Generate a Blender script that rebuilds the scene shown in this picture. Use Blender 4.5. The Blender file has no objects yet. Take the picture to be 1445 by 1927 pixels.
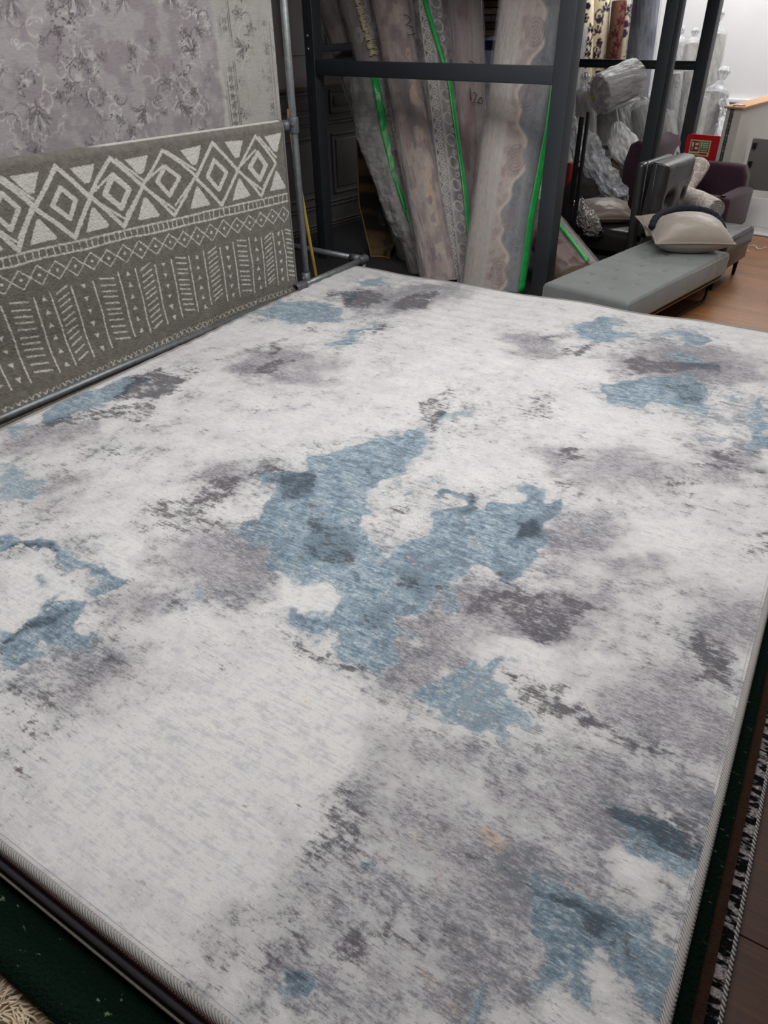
import bpy, bmesh, math
import numpy as np
from mathutils import Vector, Matrix

# ------------------------------------------------------------------ camera, world, lights
scene = bpy.context.scene
COL = scene.collection
H = 1.77
RC = np.array([[0.7544258859501259, 0.36636104585664603, -0.5446293847077961],
               [0.6561664830479386, -0.44236216981398574, 0.6113601698196914],
               [-0.01694488515355773, -0.8185934856791173, -0.5741233108582561]])
FPX = 1330.0
cam_d = bpy.data.cameras.new('camera'); cam = bpy.data.objects.new('camera', cam_d); COL.objects.link(cam)
cam_d.sensor_fit = 'VERTICAL'; cam_d.sensor_height = 36.0; cam_d.lens = 36.0 * FPX / 1927.0
cam_d.clip_start = 0.05; cam_d.clip_end = 60
M = Matrix(((RC[0, 0], -RC[0, 1], -RC[0, 2], 0), (RC[1, 0], -RC[1, 1], -RC[1, 2], 0), (RC[2, 0], -RC[2, 1], -RC[2, 2], H), (0, 0, 0, 1)))
cam.matrix_world = M
scene.camera = cam
scene.view_settings.view_transform = 'Standard'; scene.view_settings.look = 'None'
scene.view_settings.gamma = 1.0; scene.view_settings.use_curve_mapping = False
scene.view_settings.exposure = 0.0
W = bpy.data.worlds.new('world'); scene.world = W; W.use_nodes = True
W.node_tree.nodes['Background'].inputs[0].default_value = (0.9, 0.95, 1.0, 1)
W.node_tree.nodes['Background'].inputs[1].default_value = 0.3
# ceiling lamps of the shop: (x, y, size x, size y, watts)
LAMPS = [(-1.6, 3.0, 1.8, 1.2, 60), (-0.3, 1.8, 1.2, 0.9, 18), (-2.2, 0.6, 1.8, 1.2, 40),
         (-1.6, 5.4, 1.2, 0.3, 15), (-2.3, 9.2, 1.2, 0.6, 38), (-4.0, 9.0, 1.2, 0.6, 40), (-1.2, 7.7, 1.2, 0.3, 20)]
CEIL = 3.1

def Pr(x, y):
    return RC @ np.array([x - 722.5, y - 963.5, FPX])
def PY(x, y, Y):      # point seen at picture position (x, y) on the vertical plane Y
    r = Pr(x, y); return Vector((r * (Y / r[1])).tolist()) + Vector((0, 0, H))
def PX(x, y, X):
    r = Pr(x, y); return Vector((r * (X / r[0])).tolist()) + Vector((0, 0, H))
def PZ(x, y, z):
    r = Pr(x, y); return Vector((r * ((z - H) / r[2])).tolist()) + Vector((0, 0, H))
def pxm(p):           # pixels per metre at a point
    d = RC.T @ (np.array(p) - np.array([0, 0, H])); return FPX / d[2]

# ------------------------------------------------------------------ numeric helpers
def lin(c):
    c = np.asarray(c, float) / 255.0
    return np.where(c <= 0.04045, c / 12.92, ((c + 0.055) / 1.055) ** 2.4)
def L4(*c):
    v = lin(c[:3]); return (float(v[0]), float(v[1]), float(v[2]), 1.0)
def vn(x, y, seed=0):
    x = np.asarray(x, float); y = np.asarray(y, float)
    xi = np.floor(x).astype(np.int64); yi = np.floor(y).astype(np.int64)
    fx = x - xi; fy = y - yi; fx = fx * fx * (3 - 2 * fx); fy = fy * fy * (3 - 2 * fy)
    def h(a, b):
        n = (a * 374761393 + b * 668265263 + seed * 974711) & 0x7fffffff
        n = ((n ^ (n >> 13)) * 1274126177) & 0x7fffffff
        return ((n ^ (n >> 16)) & 0xffff) / 65535.0
    return (h(xi, yi) * (1 - fx) + h(xi + 1, yi) * fx) * (1 - fy) + (h(xi, yi + 1) * (1 - fx) + h(xi + 1, yi + 1) * fx) * fy
def fbm(x, y, seed=0, o=4):
    s = 0; a = 0.5; t = 0
    for i in range(o):
        s = s + a * vn(x * 2 ** i, y * 2 ** i, seed + i * 17); t += a; a *= 0.5
    return s / t
def ss(a, b, x):
    t = np.clip((x - a) / (b - a), 0, 1); return t * t * (3 - 2 * t)
rng = np.random.RandomState(7)

# ------------------------------------------------------------------ materials
def mat(name, col=(0.5, 0.5, 0.5, 1), rough=0.7, metal=0.0, attr=None, noise=None, bump=None, alpha=None, coat=0, sheen=0, spec=0.5, trans=0):
    """noise=(scale, amount, stretch xyz) multiplies the colour; bump=(scale, strength, distance, stretch)"""
    m = bpy.data.materials.new(name); m.use_nodes = True; nt = m.node_tree; N = nt.nodes; K = nt.links
    b = N['Principled BSDF']
    b.inputs['Base Color'].default_value = col; b.inputs['Roughness'].default_value = rough; b.inputs['Metallic'].default_value = metal
    b.inputs['Specular IOR Level'].default_value = spec
    b.inputs['Coat Weight'].default_value = coat; b.inputs['Sheen Weight'].default_value = sheen
    b.inputs['Transmission Weight'].default_value = trans
    tc = N.new('ShaderNodeTexCoord'); src = None
    def mapped(st):
        mp = N.new('ShaderNodeMapping'); mp.inputs['Scale'].default_value = st; K.new(tc.outputs['Object'], mp.inputs[0]); return mp.outputs[0]
    if attr:
        a = N.new('ShaderNodeAttribute'); a.attribute_name = attr; src = a.outputs['Color']
    if noise:
        n = N.new('ShaderNodeTexNoise'); n.inputs['Scale'].default_value = noise[0]; n.inputs['Detail'].default_value = 6
        n.inputs['Roughness'].default_value = 0.65
        K.new(mapped(noise[2] if len(noise) > 2 else (1, 1, 1)), n.inputs['Vector'])
        r = N.new('ShaderNodeMapRange'); r.inputs[1].default_value = 0.3; r.inputs[2].default_value = 0.7
        r.inputs[3].default_value = 1 - noise[1]; r.inputs[4].default_value = 1 + noise[1]; K.new(n.outputs[0], r.inputs[0])
        mx = N.new('ShaderNodeVectorMath'); mx.operation = 'SCALE'
        if src is None: mx.inputs[0].default_value = col[:3]
        else: K.new(src, mx.inputs[0])
        K.new(r.outputs[0], mx.inputs['Scale']); src = mx.outputs[0]
    if src is not None: K.new(src, b.inputs['Base Color'])
    if bump:
        n = N.new('ShaderNodeTexNoise'); n.inputs['Scale'].default_value = bump[0]; n.inputs['Detail'].default_value = 5
        K.new(mapped(bump[3] if len(bump) > 3 else (1, 1, 1)), n.inputs['Vector'])
        bp = N.new('ShaderNodeBump'); bp.inputs['Strength'].default_value = bump[1]; bp.inputs['Distance'].default_value = bump[2]
        K.new(n.outputs[0], bp.inputs['Height']); K.new(bp.outputs[0], b.inputs['Normal'])
    if alpha is not None:
        n = N.new('ShaderNodeTexNoise'); n.inputs['Scale'].default_value = alpha[2]; n.inputs['Detail'].default_value = 4
        K.new(mapped(alpha[3] if len(alpha) > 3 else (1, 1, 1)), n.inputs['Vector'])
        r = N.new('ShaderNodeMapRange'); r.inputs[1].default_value = 0.35; r.inputs[2].default_value = 0.65
        r.inputs[3].default_value = alpha[0]; r.inputs[4].default_value = alpha[1]; K.new(n.outputs[0], r.inputs[0])
        K.new(r.outputs[0], b.inputs['Alpha'])
    return m

MT = {}
def matget(k, *a, **kw):
    if k not in MT: MT[k] = mat(k, *a, **kw)
    return MT[k]
STEEL = mat('anthracite_powder_coat', L4(52, 57, 63), 0.45, 0.1, noise=(60, 0.08), bump=(300, 0.1, 0.001))
GALV = mat('galvanised_tube', L4(125, 130, 133), 0.42, 0.55, noise=(30, 0.25), bump=(80, 0.2, 0.001))
GALVD = mat('cast_fitting', L4(100, 104, 107), 0.5, 0.5, noise=(60, 0.25), bump=(140, 0.35, 0.001))
BLACK = mat('black_metal', L4(18, 18, 20), 0.4, 0.3)
GOLD = mat('gilt_trim', L4(150, 112, 62), 0.35, 0.6)
PLASTIC = mat('clear_plastic_wrap', L4(205, 205, 205), 0.2, alpha=(0.07, 0.28, 5, (3, 3, 0.5)), bump=(26, 0.9, 0.01, (2.5, 2.5, 0.45)))
PLASTICW = mat('cloudy_plastic_wrap', L4(215, 216, 216), 0.22, alpha=(0.3, 0.62, 6, (2, 2, 0.8)), bump=(22, 1.0, 0.012, (2, 2, 0.7)))
CRUMPLE = mat('crumpled_clear_plastic', L4(205, 208, 212), 0.1, alpha=(0.35, 0.8, 12), bump=(30, 1.0, 0.02), spec=0.8)
TAPE = mat('green_tape', L4(28, 158, 72), 0.35, noise=(14, 0.2), bump=(40, 0.4, 0.005))
FLOOR_SHADE = mat('floor_shade_charcoal', L4(38, 36, 38), 0.95, noise=(60, 0.3), bump=(120, .5, .004))  # dark colour of the sheet that mimics shade on the floor
BLACKINK = mat('marker_ink', L4(15, 14, 16), 0.6)

# ------------------------------------------------------------------ mesh helpers
def link(name, me, material=None, parent=None, smooth=False):
    o = bpy.data.objects.new(name, me); COL.objects.link(o)
    if material: me.materials.append(material)
    if parent: o.parent = parent
    if smooth: me.polygons.foreach_set('use_smooth', [True] * len(me.polygons))
    return o
def tag(o, label=None, cat=None, group=None, kind=None):
    if label: o['label'] = label
    if cat: o['category'] = cat
    if group: o['group'] = group
    if kind: o['kind'] = kind
    return o
def empty(name, loc=(0, 0, 0), rz=0, label=None, cat=None, group=None):
    o = bpy.data.objects.new(name, None); COL.objects.link(o); o.location = loc; o.rotation_euler = (0, 0, rz)
    o.empty_display_size = 0.1
    tag(o, label, cat, group); return o
def frame(p0, axis, xhint):
    """matrix with local Z along axis, local X near xhint, origin at p0"""
    z = Vector(axis).normalized(); x = Vector(xhint); x = (x - z * x.dot(z)).normalized(); y = z.cross(x)
    return Matrix(((x.x, y.x, z.x, p0[0]), (x.y, y.y, z.y, p0[1]), (x.z, y.z, z.z, p0[2]), (0, 0, 0, 1)))
class MB:
    def __init__(s): s.v = []; s.f = []; s.sm = []
    def add(s, v, f, sm=False):
        k = len(s.v); s.v += [tuple(p) for p in v]; s.f += [tuple(i + k for i in q) for q in f]; s.sm += [sm] * len(f); return s
    def box(s, lo, hi, m=None, bev=0.0):
        (x0, y0, z0), (x1, y1, z1) = lo, hi
        if bev > 0:
            bm = bmesh.new(); bmesh.ops.create_cube(bm, size=1)
            for v in bm.verts: v.co = Vector(((x0 + x1) / 2 + v.co.x * (x1 - x0), (y0 + y1) / 2 + v.co.y * (y1 - y0), (z0 + z1) / 2 + v.co.z * (z1 - z0)))
            bmesh.ops.bevel(bm, geom=bm.edges[:], offset=bev, segments=3, profile=0.5, affect='EDGES')
            bm.verts.ensure_lookup_table(); V = [v.co.copy() for v in bm.verts]; F = [[v.index for v in f.verts] for f in bm.faces]; bm.free()
            if m: V = [m @ v for v in V]
            return s.add(V, F, True)
        V = [Vector(p) for p in ((x0, y0, z0), (x1, y0, z0), (x1, y1, z0), (x0, y1, z0), (x0, y0, z1), (x1, y0, z1), (x1, y1, z1), (x0, y1, z1))]
        if m: V = [m @ v for v in V]
        return s.add(V, [(0, 3, 2, 1), (4, 5, 6, 7), (0, 1, 5, 4), (1, 2, 6, 5), (2, 3, 7, 6), (3, 0, 4, 7)])
    def tube(s, pts, r, n=14, caps=True, hollow=0):
        pts = [Vector(p) for p in pts]; rs = r if isinstance(r, (list, tuple)) else [r] * len(pts)
        prev = None; rings = []
        for i, p in enumerate(pts):
            d = (pts[min(i + 1, len(pts) - 1)] - pts[max(i - 1, 0)]).normalized()
            if prev is None: a = Vector((0, 0, 1)) if abs(d.z) < 0.9 else Vector((1, 0, 0)); prev = (a - d * a.dot(d)).normalized()
            else: prev = (prev - d * prev.dot(d)).normalized()
            b = d.cross(prev)
            rings.append([p + (prev * math.cos(2 * math.pi * k / n) + b * math.sin(2 * math.pi * k / n)) * rs[i] for k in range(n)])
        if hollow:
            for i in (len(pts) - 1, 0):
                d = (pts[1] - pts[0]) if i == 0 else (pts[i - 1] - pts[i])
                d.normalize(); c = pts[i]; src = rings[0] if i == 0 else rings[-1]
                inner = [c + (q - c) * hollow for q in (src if i else rings[0])]
                deep = [q + d * rs[i] * 2.5 for q in inner]
                if i == 0: rings = [deep, inner] + rings
                else: rings = rings + [inner, deep]
        V = [q for R_ in rings for q in R_]; m_ = len(rings)
        F = [(i * n + k, i * n + (k + 1) % n, (i + 1) * n + (k + 1) % n, (i + 1) * n + k) for i in range(m_ - 1) for k in range(n)]
        if caps: F += [tuple(range(n))[::-1], tuple((m_ - 1) * n + k for k in range(n))]
        return s.add(V, F, True)
    def lathe(s, prof, n=32, m=None):
        V = [Vector((r * math.cos(2 * math.pi * k / n), r * math.sin(2 * math.pi * k / n), z)) for r, z in prof for k in range(n)]
        if m: V = [m @ v for v in V]
        q = len(prof)
        F = [(i * n + k, i * n + (k + 1) % n, (i + 1) * n + (k + 1) % n, (i + 1) * n + k) for i in range(q - 1) for k in range(n)]
        return s.add(V, F, True)
    def build(s, name, material=None, parent=None):
        me = bpy.data.meshes.new(name); me.from_pydata(s.v, [], s.f); me.update()
        me.polygons.foreach_set('use_smooth', s.sm)
        o = link(name, me, material, parent); return o
def grid(name, X, Y, Z, material, parent=None, cols=None, smooth=True, wrap=False, extra=None):
    """mesh from (n, m) arrays"""
    n, m_ = X.shape
    V = np.stack([X.ravel(), Y.ravel(), Z.ravel()], 1)
    i = np.arange(n - 1)[:, None]; j = np.arange(m_ if wrap else m_ - 1)[None, :]; j2 = (j + 1) % m_
    F = np.stack([i * m_ + j, i * m_ + j2, (i + 1) * m_ + j2, (i + 1) * m_ + j], -1).reshape(-1, 4)
    me = bpy.data.meshes.new(name)
    me.vertices.add(len(V)); me.vertices.foreach_set('co', V.ravel())
    me.loops.add(F.size); me.loops.foreach_set('vertex_index', F.ravel())
    me.polygons.add(len(F)); me.polygons.foreach_set('loop_start', np.arange(0, F.size, 4)); me.polygons.foreach_set('loop_total', np.full(len(F), 4))
    me.update(); me.validate()
    for k, c in (cols or {}).items():
        a = me.attributes.new(k, 'FLOAT_COLOR', 'POINT'); c = c.reshape(-1, c.shape[-1])
        if c.shape[1] == 3: c = np.concatenate([c, np.ones((len(c), 1))], 1)
        a.data.foreach_set('color', c.astype(np.float32).ravel())
    o = link(name, me, material, parent, smooth); return o
def thick(o, t, off=-1):
    md = o.modifiers.new('thickness', 'SOLIDIFY'); md.thickness = t; md.offset = off; return o

# 2D paint canvas on arrays of coordinates (A, B); returns coverage of strokes and blobs
def sdist(A, B_, p, q):
    p = np.array(p, float); q = np.array(q, float); d = q - p; l = max(1e-9, float(d @ d))
    t = np.clip(((A - p[0]) * d[0] + (B_ - p[1]) * d[1]) / l, 0, 1)
    return np.hypot(A - p[0] - t * d[0], B_ - p[1] - t * d[1])
class Canvas:
    """signed field: > 0 inside paint; a0,b0 origin; step; arrays (nb, na)"""
    def __init__(s, a0, a1, b0, b1, step, soft=0.01):
        s.a = np.arange(a0, a1 + step * 0.5, step); s.b = np.arange(b0, b1 + step * 0.5, step); s.step = step; s.soft = soft
        s.A, s.B = np.meshgrid(s.a, s.b); s.F = np.full(s.A.shape, -1.0)
    def win(s, lo, hi):
        i0 = max(0, int((lo[0] - s.a[0]) / s.step)); i1 = min(len(s.a), int((hi[0] - s.a[0]) / s.step) + 2)
        j0 = max(0, int((lo[1] - s.b[0]) / s.step)); j1 = min(len(s.b), int((hi[1] - s.b[0]) / s.step) + 2)
        return (slice(j0, j1), slice(i0, i1)) if i1 > i0 and j1 > j0 else None
    def put(s, w, d):
        v = np.clip(d / s.soft, -1, 1); s.F[w] = np.maximum(s.F[w], v)
    def stroke(s, pts, hw):
        for p, q in zip(pts[:-1], pts[1:]):
            e = hw + s.soft; w = s.win((min(p[0], q[0]) - e, min(p[1], q[1]) - e), (max(p[0], q[0]) + e, max(p[1], q[1]) + e))
            if w is not None: s.put(w, hw - sdist(s.A[w], s.B[w], p, q))
    def poly(s, pts):
        P_ = np.array(pts, float); e = s.soft; w = s.win(P_.min(0) - e, P_.max(0) + e)
        if w is None: return
        s.put(w, psd(s.A[w], s.B[w], P_))
    def ell(s, c, ra, rb, rot=0, ring=None):
        r = max(ra, rb) + s.soft * 2 + (ring or 0); w = s.win((c[0] - r, c[1] - r), (c[0] + r, c[1] + r))
        if w is None: return
        x = s.A[w] - c[0]; y = s.B[w] - c[1]; cr, sr = math.cos(rot), math.sin(rot); x, y = x * cr + y * sr, -x * sr + y * cr
        d = (1 - np.sqrt((x / ra) ** 2 + (y / rb) ** 2)) * min(ra, rb)
        s.put(w, d if ring is None else ring - np.abs(d))
def psd(A, B_, P_):
    """signed distance to polygon, positive inside"""
    d = np.full(A.shape, 1e9); ins = np.zeros(A.shape, bool); n = len(P_)
    for i in range(n):
        p, q = P_[i], P_[(i + 1) % n]
        d = np.minimum(d, sdist(A, B_, p, q))
        c = ((p[1] > B_) != (q[1] > B_))
        if q[1] != p[1]: ins ^= c & (A < (q[0] - p[0]) * (B_ - p[1]) / (q[1] - p[1]) + p[0])
    return np.where(ins, d, -d)
def mix3(a, b, t): return a * (1 - t[..., None]) + b * t[..., None]
def c3(*c): return lin(c)

# ------------------------------------------------------------------ the room
def struct(name, mb, m):
    o = mb.build(name, m); o['kind'] = 'structure'; return o
def wood_mat():
    m = mat('oak_laminate', L4(150, 104, 66), 0.38, noise=(7, 0.28, (0.6, 9, 1)), bump=(40, 0.05, 0.002, (1, 12, 1)))
    nt = m.node_tree; N = nt.nodes; K = nt.links; b = N['Principled BSDF']; src = b.inputs['Base Color'].links[0].from_socket
    tc = N.new('ShaderNodeTexCoord'); br = N.new('ShaderNodeTexBrick'); K.new(tc.outputs['Object'], br.inputs['Vector'])
    br.inputs['Scale'].default_value = 1; br.inputs['Brick Width'].default_value = 0.62; br.inputs['Row Height'].default_value = 0.065
    br.inputs['Mortar Size'].default_value = 0.0012; br.inputs['Color1'].default_value = (1.12, 1.1, 1.06, 1); br.inputs['Color2'].default_value = (0.86, 0.84, 0.82, 1)
    br.inputs['Mortar'].default_value = (0.55, 0.5, 0.45, 1)
    mx = N.new('ShaderNodeVectorMath'); mx.operation = 'MULTIPLY'; K.new(src, mx.inputs[0]); K.new(br.outputs[0], mx.inputs[1]); K.new(mx.outputs[0], b.inputs['Base Color'])
    return m
WHITEW = mat('white_wall_paint', L4(226, 226, 228), 0.8, noise=(1.6, 0.04), bump=(60, 0.1, 0.002))
struct('floor', MB().box((-5.55, -2.6, -0.1), (3.1, 7.62, 0)), wood_mat())
struct('floor_back', MB().box((-5.55, 7.62, -0.1), (3.1, 10.2, -0.001)), mat('pale_screed', L4(205, 205, 203), 0.6, noise=(3, 0.05)))
struct('trim_1', MB().box((-5.55, 7.60, -0.004), (3.1, 7.63, 0.006)), mat('floor_edge_strip', L4(96, 92, 62), 0.5))
struct('ceiling', MB().box((-5.55, -2.6, CEIL), (3.1, 10.2, CEIL + 0.1)), mat('ceiling_white', L4(205, 205, 205), 0.9))
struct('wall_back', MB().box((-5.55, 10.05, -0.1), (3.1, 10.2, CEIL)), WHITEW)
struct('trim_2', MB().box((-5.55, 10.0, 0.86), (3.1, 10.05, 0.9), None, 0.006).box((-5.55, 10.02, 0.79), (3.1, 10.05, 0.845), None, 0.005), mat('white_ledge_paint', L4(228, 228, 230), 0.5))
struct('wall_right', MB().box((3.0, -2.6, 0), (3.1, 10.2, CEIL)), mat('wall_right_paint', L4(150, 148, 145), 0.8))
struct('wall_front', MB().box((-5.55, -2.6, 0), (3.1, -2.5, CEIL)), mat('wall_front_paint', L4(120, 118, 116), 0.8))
# panelled grey wall on the left, lighter boards above
WX = -5.45; KW = 5.45 / 4.9
def zw(z): return H - (H - z) * KW
mb = MB().box((-5.55, -2.6, 0), (WX, 10.05, zw(1.31)))
def wpan(mb, y0, y1, z0, z1):
    for (a0, a1, b0, b1) in ((y0, y1, z1 - 0.024, z1), (y0, y1, z0, z0 + 0.024), (y0, y0 + 0.024, z0, z1), (y1 - 0.024, y1, z0, z1)):
        mb.box((WX - .005, a0, b0), (WX + 0.013, a1, b1), None, 0.006)
    mb.box((WX - .005, y0 + 0.055, z0 + 0.055), (WX + 0.009, y1 - 0.055, z1 - 0.055), None, 0.008)
y = 5.46 - 8 * 0.69
while y < 9.3:
    wpan(mb, y, y + 0.556, zw(0.455), zw(0.945)); wpan(mb, y, y + 0.556, zw(1.09), zw(1.27))
    y += 0.69
for z in (1.02, 1.045, 0.365, 0.395, 0.2, 0.225):
    mb.box((WX - .005, -2.6, zw(z)), (WX + 0.015, 10.0, zw(z) + 0.013), None, 0.004)
struct('wall_left', mb, mat('grey_panelling', L4(98, 94, 95), 0.5, noise=(2, 0.06)))
mb = MB().box((-5.55, -2.6, zw(1.31)), (WX + .03, 10.05, CEIL))
for y in np.arange(-2.0, 9.3, 0.69):
    for z0, z1 in ((1.5, 2.1), (2.2, 2.9)):
        for (a0, a1, b0, b1) in ((y, y + 0.556, z1 - 0.024, z1), (y, y + 0.556, z0, z0 + 0.024), (y, y + 0.024, z0, z1), (y + 0.532, y + 0.556, z0, z1)):
            mb.box((WX + .025, a0, b0), (WX + .042, a1, b1), None, 0.006)
struct('wall_left_upper', mb, mat('pale_grey_panelling', L4(142, 137, 137), 0.5, noise=(2, 0.05)))
struct('trim_3', MB().box((WX, 4.75, zw(1.295)), (WX + .07, 5.12, zw(1.312)), None), mat('raw_orange_board', L4(112, 84, 62), 0.7))

# ceiling lamps
for i, (x, y, sx, sy, w) in enumerate(LAMPS):
    t = empty('ceiling_light', (x, y, CEIL), 0, 'white ceiling light panel outside the picture above the shop floor', 'light', 'ceiling light panels')
    MB().box((-sx / 2 - 0.02, -sy / 2 - 0.02, -0.05), (sx / 2 + 0.02, sy / 2 + 0.02, 0)).build('housing', matget('lamp_housing', L4(220, 220, 220), 0.5), t)
    l = bpy.data.lights.new('lamp', 'AREA'); l.shape = 'RECTANGLE'; l.size = sx; l.size_y = sy; l.energy = w; l.color = (1.0, 0.985, 0.965)
    lo = bpy.data.objects.new('lamp', l); COL.objects.link(lo); lo.parent = t; lo.location = (0, 0, -0.06)
# ------------------------------------------------------------------ the pile of rugs
AL = math.radians(9.73); ca, sa = math.cos(AL), math.sin(AL)
def pile_pt(u, v, z=0):
    x = u - 2.875; y = v + 0.273; return Vector((x * ca - y * sa, x * sa + y * ca, z))
O0 = pile_pt(0, 0); UMAX, VMAX = 3.015, 3.985
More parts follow.
